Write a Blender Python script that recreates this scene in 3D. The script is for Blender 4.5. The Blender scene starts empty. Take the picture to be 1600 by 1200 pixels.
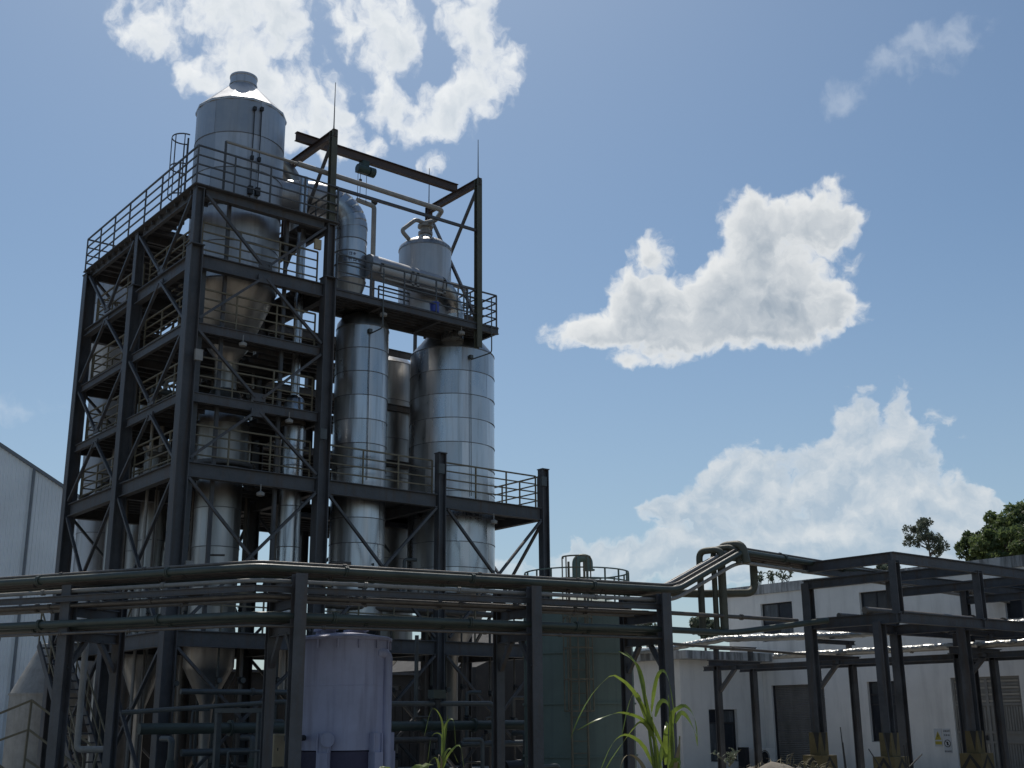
import bpy, bmesh, math, random
import numpy as np
from mathutils import Vector, Matrix
random.seed(7)
R = math.radians
scene = bpy.context.scene
COL = scene.collection

# ------------------------------------------------------------------ camera
# World axes: X runs along the long front of the steel tower, Y goes away from the viewer, Z is up.
EYE = 2.0
F_PX = 1862.22                                   # focal length for a 1600 px wide frame
PITCH, ROLL, YAW = R(15.728), R(-0.431), R(38.895)
FWD_H = Vector((math.sin(YAW), math.cos(YAW), 0)); RIGHT_H = Vector((math.cos(YAW), -math.sin(YAW), 0))
ZUP = Vector((0, 0, 1))
fwd = FWD_H * math.cos(PITCH) + ZUP * math.sin(PITCH)
up0 = -FWD_H * math.sin(PITCH) + ZUP * math.cos(PITCH)
cam_r = RIGHT_H * math.cos(ROLL) + up0 * math.sin(ROLL)
cam_u = -RIGHT_H * math.sin(ROLL) + up0 * math.cos(ROLL)
cam = bpy.data.cameras.new('camera'); cam.sensor_width = 36; cam.sensor_fit = 'HORIZONTAL'
cam.lens = F_PX / 1600 * 36; cam.clip_end = 6000; cam.clip_start = 0.1
cam_o = bpy.data.objects.new('camera', cam); COL.objects.link(cam_o)
cam_o.matrix_world = Matrix(((cam_r.x, cam_u.x, -fwd.x, 0), (cam_r.y, cam_u.y, -fwd.y, 0), (cam_r.z, cam_u.z, -fwd.z, EYE), (0, 0, 0, 1)))
scene.camera = cam_o
scene.cycles.max_bounces = 6; scene.cycles.diffuse_bounces = 3; scene.cycles.glossy_bounces = 4

def sight(x, y):                                  # survey line of a point measured on the 1600 x 1200 photograph
    return cam_r * ((x - 800) / F_PX) - cam_u * ((y - 600) / F_PX) + fwd
EYEP = Vector((0, 0, EYE))
def atX(x, y, X): d = sight(x, y); return EYEP + d * (X / d.x)
def atY(x, y, Y): d = sight(x, y); return EYEP + d * (Y / d.y)
def atZ(x, y, Z): d = sight(x, y); return EYEP + d * ((Z - EYE) / d.z)
def atD(x, y, D): d = sight(x, y); return EYEP + d * (D / d.dot(FWD_H))
def azel(x, y):
    d = sight(x, y).normalized()
    return (math.atan2(d.dot(RIGHT_H), d.dot(FWD_H)), math.asin(d.z))

# ------------------------------------------------------------------ sky, sun, exposure
SUN_EL, SUN_AZ = R(58), YAW - R(12)               # behind the tower, a little to its left
SUN_DIR = Vector((math.sin(SUN_AZ) * math.cos(SUN_EL), math.cos(SUN_AZ) * math.cos(SUN_EL), math.sin(SUN_EL)))
world = bpy.data.worlds.new('World'); scene.world = world; world.use_nodes = True
wt = world.node_tree; wt.nodes.clear()
def wn(t, **k):
    n = wt.nodes.new(t)
    for a, b in k.items(): setattr(n, a, b)
    return n
def wset(sock, v):
    if hasattr(v, 'is_output') or isinstance(v, bpy.types.NodeSocket): wt.links.new(v, sock)
    else: sock.default_value = v
def wmath(op, a, b=None, c=None, clamp=False):
    n = wn('ShaderNodeMath', operation=op, use_clamp=clamp); wset(n.inputs[0], a)
    if b is not None: wset(n.inputs[1], b)
    if c is not None: wset(n.inputs[2], c)
    return n.outputs[0]
def wvec(op, a, b=None):
    n = wn('ShaderNodeVectorMath', operation=op); wset(n.inputs[0], a)
    if b is not None: wset(n.inputs[1], b)
    return n.outputs['Value'] if op in ('DOT_PRODUCT', 'LENGTH') else n.outputs[0]
def wsmooth(x, lo, hi, a=0.0, b=1.0):
    n = wn('ShaderNodeMapRange', interpolation_type='SMOOTHSTEP'); wset(n.inputs['Value'], x)
    n.inputs['From Min'].default_value = lo; n.inputs['From Max'].default_value = hi
    n.inputs['To Min'].default_value = a; n.inputs['To Max'].default_value = b
    return n.outputs['Result']
def wnoise(vec, scale, detail, rough=0.55, dist=0.0, lac=2.0, dim='2D'):
    n = wn('ShaderNodeTexNoise', noise_dimensions=dim); wset(n.inputs['Vector'], vec)
    n.inputs['Scale'].default_value = scale; n.inputs['Detail'].default_value = detail
    n.inputs['Roughness'].default_value = rough; n.inputs['Distortion'].default_value = dist; n.inputs['Lacunarity'].default_value = lac
    return n
sky = wn('ShaderNodeTexSky', sky_type='NISHITA', sun_disc=False)
sky.sun_elevation = SUN_EL; sky.sun_rotation = SUN_AZ; sky.altitude = 100
sky.air_density = 1.0; sky.dust_density = 1.1; sky.ozone_density = 1.5
geo = wn('ShaderNodeTexCoord').outputs['Generated']
az = wmath('ARCTAN2', wvec('DOT_PRODUCT', geo, tuple(RIGHT_H)), wvec('DOT_PRODUCT', geo, tuple(FWD_H)))
sep = wn('ShaderNodeSeparateXYZ'); wset(sep.inputs[0], geo)
el = wmath('ARCSINE', sep.outputs[2])
cmb = wn('ShaderNodeCombineXYZ'); wset(cmb.inputs[0], az); wset(cmb.inputs[1], el); P0 = cmb.outputs[0]
warp = wnoise(P0, 9, 4, 0.6)
wv = wvec('SUBTRACT', warp.outputs['Color'], (0.5, 0.5, 0.5))
sc_ = wn('ShaderNodeVectorMath', operation='SCALE'); wset(sc_.inputs[0], wv); sc_.inputs['Scale'].default_value = 0.03
w2_ = wvec('SUBTRACT', wnoise(P0, 42, 3, 0.6).outputs['Color'], (0.5, 0.5, 0.5))
sc2 = wn('ShaderNodeVectorMath', operation='SCALE'); wset(sc2.inputs[0], w2_); sc2.inputs['Scale'].default_value = 0.016
P1 = wvec('ADD', wvec('ADD', P0, sc_.outputs[0]), sc2.outputs[0]); mk = wvec('MULTIPLY', P1, (1, 1, 0)); P = mk
def puffs(vec, scale, det=2.0, rough=0.55):                # rounded cauliflower lobes
    n = wn('ShaderNodeTexVoronoi', voronoi_dimensions='2D', feature='F1', normalize=True); wset(n.inputs['Vector'], vec)
    n.inputs['Scale'].default_value = scale; n.inputs['Detail'].default_value = det; n.inputs['Roughness'].default_value = rough
    return wmath('SUBTRACT', 0.62, n.outputs['Distance'])
def turb(vec):
    a = wmath('SUBTRACT', wnoise(vec, 24, 6, 0.66, 0.0).outputs['Fac'], 0.5)
    b_ = wmath('SUBTRACT', wnoise(vec, 10, 3, 0.6).outputs['Fac'], 0.5)
    return wmath('ADD', wmath('ADD', wmath('MULTIPLY', a, 0.9), wmath('MULTIPLY', b_, 0.45)), wmath('MULTIPLY', wmath('SUBTRACT', puffs(vec, 26), 0.30), 0.9))
def blobs(lst, vec):
    acc = None
    for (x, y, rx, ry) in lst:
        a, e = azel(x, y); s = 1.17 / F_PX
        q = wvec('MULTIPLY', wvec('SUBTRACT', vec, (a, e, 0)), (1 / (rx * s), 1 / (ry * s), 0))
        w = wmath('MAXIMUM', wmath('SUBTRACT', 1.0, wvec('DOT_PRODUCT', q, q)), 0.0)
        acc = w if acc is None else wmath('ADD', acc, w)
    return acc
CL_TOP = [(250, 35, 80, 60), (320, 45, 120, 80), (395, 95, 110, 75), (335, 110, 60, 50), (460, 150, 100, 65), (425, 190, 70, 45), (530, 205, 65, 40), (545, 15, 70, 35),
          (595, 50, 75, 60), (615, 95, 48, 42), (735, 20, 55, 50), (765, 85, 60, 65), (745, 140, 65, 45), (690, 175, 75, 38), (640, 190, 45, 28), (683, 250, 34, 22), (500, 195, 60, 34), (565, 225, 40, 24), (600, 165, 50, 30),
          (420, 40, 80, 50), (480, -60, 200, 60), (250, -70, 200, 70), (800, -80, 120, 50)]
CL_MID = [(1225, 385, 120, 85), (1300, 335, 45, 62), (1175, 345, 60, 50), (1140, 480, 175, 62), (1020, 500, 105, 45), (1240, 480, 105, 62), (905, 515, 62, 28), (1005, 430, 34, 66), (1105, 440, 62, 40), (1160, 420, 60, 45), (960, 505, 80, 36), (1170, 510, 150, 40),
          (1037, 385, 34, 38), (968, 450, 34, 34), (1330, 495, 46, 34), (1020, 558, 90, 22)]
CL_LOW = [(1405, 622, 24, 42), (1335, 640, 42, 38), (1390, 690, 95, 60), (1310, 715, 110, 50), (1175, 720, 55, 45), (1165, 790, 70, 75), (1270, 800, 180, 90), (1410, 790, 120, 70),
          (1110, 860, 110, 60), (1000, 885, 170, 45), (1040, 800, 45, 26), (915, 870, 75, 40), (1455, 750, 42, 45), (1515, 790, 45, 30), (1310, 880, 220, 60), (1500, 880, 200, 50), (850, 930, 150, 50)]
WISP = [(1440, 85, 95, 45), (1320, 150, 45, 30), (905, 600, 50, 25), (30, 640, 90, 25), (1500, 40, 90, 40)]
SH = (-0.004, 0.013, 0.0)                                   # towards the sun
Pu = wvec('ADD', P, SH)
tb, tbu = turb(P), turb(Pu)
def cloud(lst, top, k, lo, hi, relief, gain):
    f0 = wmath('MINIMUM', blobs(lst, P), top); f1 = wmath('MINIMUM', blobs(lst, Pu), top) if lst is CL_MID else f0
    F0 = wmath('ADD', f0, wmath('MULTIPLY', tb, k)); F1 = wmath('ADD', f1, wmath('MULTIPLY', tbu, k))
    dens = wmath('MULTIPLY', wsmooth(F0, lo, hi), wsmooth(f0, 0.0, 0.25))
    lit = wmath('ADD', 0.5, wmath('MULTIPLY', wmath('SUBTRACT', F0, F1), relief), clamp=True)
    thick = wsmooth(F0, lo + .25, lo + gain)
    shade = wmath('MULTIPLY', thick, wmath('SUBTRACT', 1.22, lit), clamp=True)
    return dens, shade, f0
dT, shT, fT = cloud(CL_TOP, 1.25, 3.8, 0.10, 1.7, 0.26, 2.4)
dM, shM, fM = cloud(CL_MID, 1.9, 2.6, 0.25, 1.25, 0.30, 1.9)
dL, shL, fL = cloud(CL_LOW, 1.3, 2.8, 0.22, 1.05, 0.50, 0.8)
dL = wmath('MULTIPLY', dL, wsmooth(el, 0.02, 0.17, 0.35, 1.0))
fW = blobs(WISP, P)
dW = wmath('MULTIPLY', wmath('MULTIPLY', wsmooth(wmath('ADD', fW, wmath('MULTIPLY', tb, 3.0)), 0.4, 2.0), wsmooth(fW, 0.0, 0.5)), 0.32)
# the rest of the sky carries the same kind of scattered cumulus
big = wnoise(geo, 3.2, 6, 0.58, 0.2, 2.0, '3D').outputs['Fac']
outside = wsmooth(wmath('ABSOLUTE', az), 0.50, 0.72)
high = wsmooth(el, 0.62, 0.80)
band = wsmooth(el, 0.02, 0.10)
dO = wmath('MULTIPLY', wmath('MULTIPLY', wsmooth(big, 0.57, 0.66), wmath('MAXIMUM', outside, high)), band)
def wmix(f, a, b):
    n = wn('ShaderNodeMix', data_type='RGBA'); wset(n.inputs[0], f); wset(n.inputs[6], a); wset(n.inputs[7], b); return n.outputs[2]
SKY_K = 0.098
skyc = wvec('SCALE', sky.outputs[0]); wt.nodes[-1].inputs['Scale'].default_value = SKY_K
tint = wvec('MULTIPLY', skyc, (0.84, 0.98, 1.03))
tint = wmix(wsmooth(el, 0.0, 0.42, 0.40, 0.0), tint, (0.50, 0.62, 0.74, 1))      # damp summer haze low in the sky
colL = wmix(shL, (1.02, 1.02, 1.00, 1), (0.52, 0.63, 0.74, 1))
colM = wmix(shM, (1.06, 1.07, 1.06, 1), (0.38, 0.46, 0.55, 1))
colT = wmix(shT, (1.18, 1.19, 1.18, 1), (0.60, 0.69, 0.79, 1))
c = wmix(dW, tint, (0.85, 0.92, 1.0, 1))
c = wmix(wmath('MULTIPLY', dO, 0.7), c, (0.74, 0.78, 0.82, 1))
c = wmix(wmath('MULTIPLY', dL, 0.80), c, colL)
c = wmix(wmath('MULTIPLY', dM, 0.96), c, colM)
c = wmix(wmath('MULTIPLY', dT, 0.95), c, colT)
world.cycles.sampling_method = 'MANUAL'; world.cycles.sample_map_resolution = 256
bg = wn('ShaderNodeBackground'); wset(bg.inputs['Color'], c); bg.inputs['Strength'].default_value = 1.0
wt.links.new(bg.outputs[0], wn('ShaderNodeOutputWorld').inputs['Surface'])

sl = bpy.data.lights.new('sun', 'SUN'); sl.energy = 4.3; sl.angle = R(0.5); sl.color = (1.0, 0.94, 0.85)
so = bpy.data.objects.new('sun', sl); COL.objects.link(so); so.location = (0, 0, 60)
so.rotation_euler = SUN_DIR.to_track_quat('Z', 'Y').to_euler()
vs = scene.view_settings; vs.view_transform = 'Standard'; vs.look = 'None'; vs.exposure = -0.25; vs.gamma = 1.0; vs.use_curve_mapping = False

# ------------------------------------------------------------------ materials
def mat(name, col, rough=0.6, metal=0.0, var=0.18, scale=3.0, bump=0.0, bscale=20.0, streak=0.0, scol=None, trans=0.0, stretch=(1, 1, 1), sscale=(6, 6, .35), slo=.5, shi=.75):
    m = bpy.data.materials.new(name); m.use_nodes = True; t = m.node_tree; N, L = t.nodes, t.links
    b = N['Principled BSDF']; b.inputs['Metallic'].default_value = metal; b.inputs['Roughness'].default_value = rough
    tc = N.new('ShaderNodeNewGeometry').outputs['Position']
    mp = N.new('ShaderNodeMapping'); mp.inputs['Scale'].default_value = stretch; L.new(tc, mp.inputs[0])
    no = N.new('ShaderNodeTexNoise'); no.inputs['Scale'].default_value = scale; no.inputs['Detail'].default_value = 8; no.inputs['Roughness'].default_value = 0.65
    L.new(mp.outputs[0], no.inputs['Vector'])
    r = N.new('ShaderNodeMapRange'); r.inputs[1].default_value = 0.3; r.inputs[2].default_value = 0.7; r.inputs[3].default_value = 1 - var; r.inputs[4].default_value = 1 + var
    L.new(no.outputs[0], r.inputs[0])
    mx = N.new('ShaderNodeVectorMath'); mx.operation = 'SCALE'; mx.inputs[0].default_value = col[:3]; L.new(r.outputs[0], mx.inputs['Scale'])
    out = mx.outputs[0]
    if metal > .5:
        oi = N.new('ShaderNodeObjectInfo'); ro = N.new('ShaderNodeMapRange'); ro.inputs[3].default_value = .80; ro.inputs[4].default_value = 1.14; L.new(oi.outputs['Random'], ro.inputs[0])
        mo = N.new('ShaderNodeVectorMath'); mo.operation = 'SCALE'; L.new(out, mo.inputs[0]); L.new(ro.outputs[0], mo.inputs['Scale']); out = mo.outputs[0]
    if streak:
        m2 = N.new('ShaderNodeMapping'); m2.inputs['Scale'].default_value = sscale; L.new(tc, m2.inputs[0])
        n2 = N.new('ShaderNodeTexNoise'); n2.inputs['Scale'].default_value = 1.0; n2.inputs['Detail'].default_value = 7; n2.inputs['Roughness'].default_value = .6; L.new(m2.outputs[0], n2.inputs['Vector'])
        r2 = N.new('ShaderNodeMapRange'); r2.inputs[1].default_value = slo; r2.inputs[2].default_value = shi; r2.inputs[4].default_value = streak; L.new(n2.outputs[0], r2.inputs[0])
        mi = N.new('ShaderNodeMix'); mi.data_type = 'RGBA'; L.new(r2.outputs[0], mi.inputs[0]); L.new(out, mi.inputs[6]); mi.inputs[7].default_value = (*(scol or (.1, .08, .06)), 1)
        out = mi.outputs[2]
    L.new(out, b.inputs['Base Color'])
    rr = N.new('ShaderNodeMapRange'); rr.inputs[1].default_value = .3; rr.inputs[2].default_value = .7; rr.inputs[3].default_value = max(.05, rough - .1); rr.inputs[4].default_value = min(1, rough + .12)
    L.new(no.outputs[0], rr.inputs[0]); L.new(rr.outputs[0], b.inputs['Roughness'])
    if bump:
        n3 = N.new('ShaderNodeTexNoise'); n3.inputs['Scale'].default_value = bscale; n3.inputs['Detail'].default_value = 1 if metal > .5 else 5; L.new(mp.outputs[0], n3.inputs['Vector'])
        bu = N.new('ShaderNodeBump'); bu.inputs['Strength'].default_value = bump; bu.inputs['Distance'].default_value = .05; L.new(n3.outputs[0], bu.inputs['Height']); L.new(bu.outputs[0], b.inputs['Normal'])
    if trans:
        tr = N.new('ShaderNodeBsdfTranslucent'); L.new(out, tr.inputs[0])
        ms = N.new('ShaderNodeMixShader'); ms.inputs[0].default_value = trans; L.new(b.outputs[0], ms.inputs[1]); L.new(tr.outputs[0], ms.inputs[2])
        L.new(ms.outputs[0], N['Material Output'].inputs[0])
    return m
M = {}
M['steel'] = mat('painted_steel', (.072, .074, .080), .5, 0, .38, 1.6, .2, 14, .7, (.075, .052, .038), sscale=(5, 5, .5), slo=.5, shi=.68)
M['deck'] = mat('deck_plate', (.075, .075, .08), .7, 0, .3, 3, .2, 20)
M['rail'] = mat('weathered_yellow_rail', (.17, .145, .095), .6, 0, .3, 4)
M['raildark'] = mat('grey_rail', (.075, .08, .085), .55, 0, .3, 4)
M['crane'] = mat('brown_primer_steel', (.075, .052, .045), .6, 0, .3, 3)
M['post'] = mat('olive_steel', (.085, .085, .06), .6, 0, .3, 3)
M['stain'] = mat('stainless_sheet', (.53, .54, .555), .31, 1, .13, 1.3, .10, 1.6, .5, (.24, .22, .19), stretch=(1.3, 1.3, .45))
M['stain2'] = mat('stainless_sheet_dull', (.40, .395, .385), .40, 1, .18, 1.3, .12, 2, .55, (.24, .19, .14), stretch=(1.3, 1.3, .4))
M['alu'] = mat('aluminium_cladding', (.47, .48, .50), .50, .85, .12, 1.5, .1, 3, .55, (.33, .33, .33), sscale=(9, 9, .4), slo=.5, shi=.7)
M['aluband'] = mat('seam_band', (.17, .17, .175), .6, .3, .2, 5)
M['whitepipe'] = mat('grey_white_pipe', (.29, .28, .26), .5, 0, .2, 3, 0, 1, .4, (.16, .13, .1))
M['greenpipe'] = mat('green_pipe_paint', (.050, .066, .055), .45, 0, .3, 2.5, .1, 12, .5, (.06, .055, .045))
M['brownpipe'] = mat('dull_brown_pipe', (.115, .10, .085), .5, 0, .35, 2.5, .15, 10, .6, (.05, .045, .04))
M['bluepipe'] = mat('grey_blue_pipe', (.08, .09, .09), .45, 0, .25, 3)
M['purple'] = mat('lavender_tank_paint', (.34, .35, .47), .5, 0, .14, 1.2, .08, 4, .7, (.15, .14, .19), sscale=(4, 4, .3), slo=.48, shi=.75)
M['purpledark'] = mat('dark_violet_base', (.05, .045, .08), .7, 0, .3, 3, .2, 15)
M['gtank'] = mat('green_grey_tank_paint', (.14, .18, .15), .55, 0, .15, 1.2, .05, 6, .5, (.085, .11, .105), sscale=(7, 7, .25))
M['white'] = mat('white_plaster', (.80, .775, .73), .9, 0, .07, .8, .1, 30, .45, (.40, .385, .36), sscale=(2.2, 2.2, .3), slo=.5, shi=.78)
M['parapet'] = mat('stained_concrete', (.46, .46, .45), .95, 0, .2, 2, .2, 15, .85, (.09, .09, .085), sscale=(4, 4, .5), slo=.42, shi=.6)
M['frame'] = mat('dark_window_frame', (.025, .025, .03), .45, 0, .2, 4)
M['glass'] = mat('dark_window_glass', (.03, .035, .045), .12, 0, .3, .9)
M['glass2'] = mat('curtained_window_glass', (.10, .11, .12), .22, 0, .4, 1.5, stretch=(4, 4, .5))
M['shutter'] = mat('roller_shutter_steel', (.24, .225, .21), .5, .2, .3, 1.2, stretch=(2, 2, .6))
M['door'] = mat('beige_grey_door_panel', (.27, .26, .24), .55, .1, .18, 2)
M['doorlow'] = mat('cream_door_panel', (.42, .38, .32), .55, 0, .12, 2)
M['hall'] = mat('pale_corrugated_sheet', (.76, .80, .82), .55, .1, .08, .5, 0, 1, .25, (.66, .70, .73), sscale=(1.5, 1.5, .1))
M['hallcap'] = mat('hall_edge_trim', (.16, .18, .20), .6, 0, .15, 2)
M['foil'] = mat('foil_wrapped_pipe', (.40, .40, .385), .42, .9, .2, 5, .9, 9)
M['yellow'] = mat('warning_yellow_paint', (.13, .10, .042), .6, 0, .3, 4, .1, 20, .5, (.14, .1, .04))
M['black'] = mat('warning_black_paint', (.025, .024, .022), .6, 0, .3, 4)
M['blackmetal'] = mat('black_machine_metal', (.03, .03, .032), .5, .2, .3, 4)
M['hoist'] = mat('dark_green_hoist_paint', (.03, .055, .05), .5, 0, .3, 5)
M['blue'] = mat('blue_plastic', (.03, .06, .33), .4, 0, .1, 5)
M['box'] = mat('beige_cabinet_paint', (.36, .29, .18), .6, 0, .15, 4, 0, 1, .4, (.2, .13, .07))
M['concrete'] = mat('concrete', (.26, .25, .23), .95, 0, .25, 2, .3, 12)
M['brick'] = mat('dark_shed_wall', (.045, .042, .04), .9, 0, .3, 2, .2, 12, .6, (.03, .03, .03))
M['dirt'] = mat('dry_earth', (.17, .148, .118), 1, 0, .3, 1.2, .8, 6)
M['rubble'] = mat('rubble_stone', (.13, .12, .105), 1, 0, .35, 2.5, .6, 12)
M['leafA'] = mat('tree_leaf_dark', (.085, .12, .05), .6, 0, .45, .6, trans=.42)
M['leafB'] = mat('tree_leaf_light', (.12, .16, .06), .6, 0, .45, .6, trans=.45)
M['leafE'] = mat('eucalypt_leaf', (.12, .145, .105), .6, 0, .4, .6, trans=.4)
M['reed'] = mat('reed_leaf', (.16, .22, .035), .30, 0, .3, 9, trans=.42)
M['weed'] = mat('weed_leaf', (.16, .21, .04), .5, 0, .35, 9, trans=.35)
M['dry'] = mat('dry_stalk', (.20, .17, .10), .8, 0, .3, 9)
M['bark'] = mat('bark', (.10, .085, .07), .9, 0, .3, 6, .4, 20)
M['signw'] = mat('sign_white_plate', (.55, .56, .57), .5, 0, .05, 3)
M['signy'] = mat('sign_yellow', (.45, .36, .05), .5, 0, .05, 3)
M['signk'] = mat('sign_black_print', (.03, .03, .03), .6, 0, .05, 3)
M['ink'] = mat('faded_stencil_ink', (.16, .19, .27), .6, 0, .2, 6)
M['grass'] = mat('short_grass', (.09, .11, .035), .8, 0, .4, 3, trans=.3)

# ------------------------------------------------------------------ mesh helpers
V = Vector
class MB:
    def __init__(s): s.v = []; s.f = []
    def add(s, vs, fs):
        o = len(s.v); s.v += [tuple(p) for p in vs]; s.f += [tuple(i + o for i in q) for q in fs]; return s
    def box(s, a, b):
        (x0, y0, z0), (x1, y1, z1) = a, b
        return s.add([(x0, y0, z0), (x1, y0, z0), (x1, y1, z0), (x0, y1, z0), (x0, y0, z1), (x1, y0, z1), (x1, y1, z1), (x0, y1, z1)],
                     [(0, 3, 2, 1), (4, 5, 6, 7), (0, 1, 5, 4), (1, 2, 6, 5), (2, 3, 7, 6), (3, 0, 4, 7)])
    def cbox(s, c, d): c = V(c); d = V(d) / 2; return s.box(c - d, c + d)
    def prism(s, prof, p0, p1, up=(0, 0, 1)):
        p0, p1 = V(p0), V(p1); w = (p1 - p0).normalized(); up = V(up)
        if abs(w.dot(up)) > .97: up = V((0, 1, 0)) if abs(w.y) < .9 else V((1, 0, 0))
        r = w.cross(up).normalized(); u = r.cross(w); n = len(prof)
        vs = [p0 + r * a + u * b for a, b in prof] + [p1 + r * a + u * b for a, b in prof]
        fs = [(i, (i + 1) % n, n + (i + 1) % n, n + i) for i in range(n)] + [tuple(range(n - 1, -1, -1)), tuple(range(n, 2 * n))]
        return s.add(vs, fs)
    def bar(s, p0, p1, w=.05, h=None, up=(0, 0, 1)):
        h = h or w; a, b = w / 2, h / 2
        return s.prism([(-a, -b), (a, -b), (a, b), (-a, b)], p0, p1, up)
    def ibeam(s, p0, p1, w=.2, h=.3, up=(0, 0, 1), t=.025):
        a, b, c = w / 2, h / 2, t / 2 + .004
        return s.prism([(-a, -b), (a, -b), (a, -b + t), (c, -b + t), (c, b - t), (a, b - t), (a, b), (-a, b), (-a, b - t), (-c, b - t), (-c, -b + t), (-a, -b + t)], p0, p1, up)
    def tube(s, pts, r, n=12, bend=0.0, cap=True):
        pts = [V(p) for p in pts]
        if bend and len(pts) > 2:
            q = [pts[0]]
            for i in range(1, len(pts) - 1):
                a, b, c = pts[i - 1], pts[i], pts[i + 1]
                da, dc = (a - b), (c - b); k = min(bend, da.length * .49, dc.length * .49)
                e0, e1 = b + da.normalized() * k, b + dc.normalized() * k
                for j in range(7):
                    t = j / 6; q.append(e0 * (1 - t) ** 2 + b * 2 * t * (1 - t) + e1 * t * t)
            q.append(pts[-1]); pts = q
        vs, fs = [], []; ref = None
        for i, p in enumerate(pts):
            d = (pts[min(i + 1, len(pts) - 1)] - pts[max(i - 1, 0)]).normalized()
            if ref is None: ref = V((0, 0, 1)) if abs(d.z) < .9 else V((1, 0, 0))
            u = (ref - d * ref.dot(d)).normalized(); w = d.cross(u); ref = u
            rr = r[i] if isinstance(r, (list, tuple)) else r
            vs += [p + (u * math.cos(2 * math.pi * k / n) + w * math.sin(2 * math.pi * k / n)) * rr for k in range(n)]
        for i in range(len(pts) - 1):
            for k in range(n): fs.append((i * n + k, i * n + (k + 1) % n, (i + 1) * n + (k + 1) % n, (i + 1) * n + k))
        if cap: fs += [tuple(range(n - 1, -1, -1)), tuple(range((len(pts) - 1) * n, len(pts) * n))]
        return s.add(vs, fs)
    def lathe(s, c, prof, n=40, cap=True):
        vs, fs = [], []
        for r, z in prof: vs += [(c[0] + r * math.cos(2 * math.pi * k / n), c[1] + r * math.sin(2 * math.pi * k / n), z) for k in range(n)]
        m = len(prof)
        for i in range(m - 1):
            for k in range(n): fs.append((i * n + k, i * n + (k + 1) % n, (i + 1) * n + (k + 1) % n, (i + 1) * n + k))
        if cap: fs += [tuple(range(n - 1, -1, -1)), tuple(range((m - 1) * n, m * n))]
        return s.add(vs, fs)
    def ring(s, c, r, z, w=.03, h=.03, n=40, a0=0, a1=2 * math.pi):
        closed = abs(a1 - a0 - 2 * math.pi) < 1e-4; vs, fs = [], []; m = n if closed else n + 1
        for k in range(m):
            a = a0 + (a1 - a0) * k / n; ca, sa = math.cos(a), math.sin(a)
            vs += [(c[0] + (r + dx) * ca, c[1] + (r + dx) * sa, z + dz) for dx, dz in ((-w / 2, -h / 2), (w / 2, -h / 2), (w / 2, h / 2), (-w / 2, h / 2))]
        for k in range(n if closed else n):
            k2 = (k + 1) % m
            for j in range(4): fs.append((k * 4 + j, k2 * 4 + j, k2 * 4 + (j + 1) % 4, k * 4 + (j + 1) % 4))
        return s.add(vs, fs)
ORG = {}
def mesh_of(mb, name, origin, mt, smooth):
    me = bpy.data.meshes.new(name); o = V(origin)
    me.from_pydata([(p[0] - o.x, p[1] - o.y, p[2] - o.z) for p in mb.v], [], mb.f)
    if mt: me.materials.append(M[mt])
    if smooth:
        me.shade_smooth()
        me.set_sharp_from_angle(angle=R(38))
    return me
def put(name, mb, mt, parent=None, smooth=False, origin=None, label=None):
    og = ORG[parent.name] if parent else V(origin or (0, 0, 0))
    o = bpy.data.objects.new(name, mesh_of(mb, name, og, mt, smooth)); COL.objects.link(o)
    if parent: o.parent = parent
    else: o.location = og
    ORG[o.name] = og
    if label: o['label'] = label
    return o
def inst(name, me, parent, loc, rotz=0, scale=None):
    o = bpy.data.objects.new(name, me); COL.objects.link(o); o.parent = parent
    o.location = V(loc) - ORG[parent.name]; o.rotation_euler = (0, 0, rotz)
    if scale: o.scale = scale
    ORG[o.name] = ORG[parent.name]
    return o
def tag(o, label, cat, group=None):
    o['label'] = label; o['category'] = cat
    if group: o['group'] = group
    return o
def thing(name, label, cat, loc, group=None):
    o = bpy.data.objects.new(name, None); COL.objects.link(o); o.location = loc; ORG[o.name] = V(loc); o.empty_display_size = .3
    return tag(o, label, cat, group)
def solo(name, mb, mt, label, cat, group=None, smooth=False, origin=(0, 0, 0)):
    return tag(put(name, mb, mt, None, smooth, origin), label, cat, group)
def struct(name, mb, mt, smooth=False):
    o = put(name, mb, mt, None, smooth); o['kind'] = 'structure'; return o
def railing(mb, p0, p1, h=1.1, rails=4, step=1.25, w=.042, ends=(True, True), base=.12):
    p0, p1 = V(p0), V(p1); L = (p1 - p0).length; n = max(1, round(L / step))
    for k in range(n + 1):
        if (k == 0 and not ends[0]) or (k == n and not ends[1]): continue
        q = p0.lerp(p1, k / n); mb.bar(q, q + V((0, 0, h)), w)
    for j in range(rails):
        z = h - j * (h - base) / (rails - .35)
        mb.bar(p0 + V((0, 0, z)), p1 + V((0, 0, z)), w * .92 if j else w * 1.1)
    return mb
def frange(a, b, n): return [a + (b - a) * i / n for i in range(n + 1)]

# ------------------------------------------------------------------ ground
g = MB(); N_ = 60
for s0, z0 in ((3000, 0.0),):
    g.add([(-s0, -s0, z0), (s0, -s0, z0), (s0, s0, z0), (-s0, s0, z0)], [(0, 1, 2, 3)])
struct('ground', g, 'dirt')
yard = MB(); yard.box((-4, 22, .004), (38.8, 56, .03)); struct('concrete_yard', yard, 'concrete')

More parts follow.
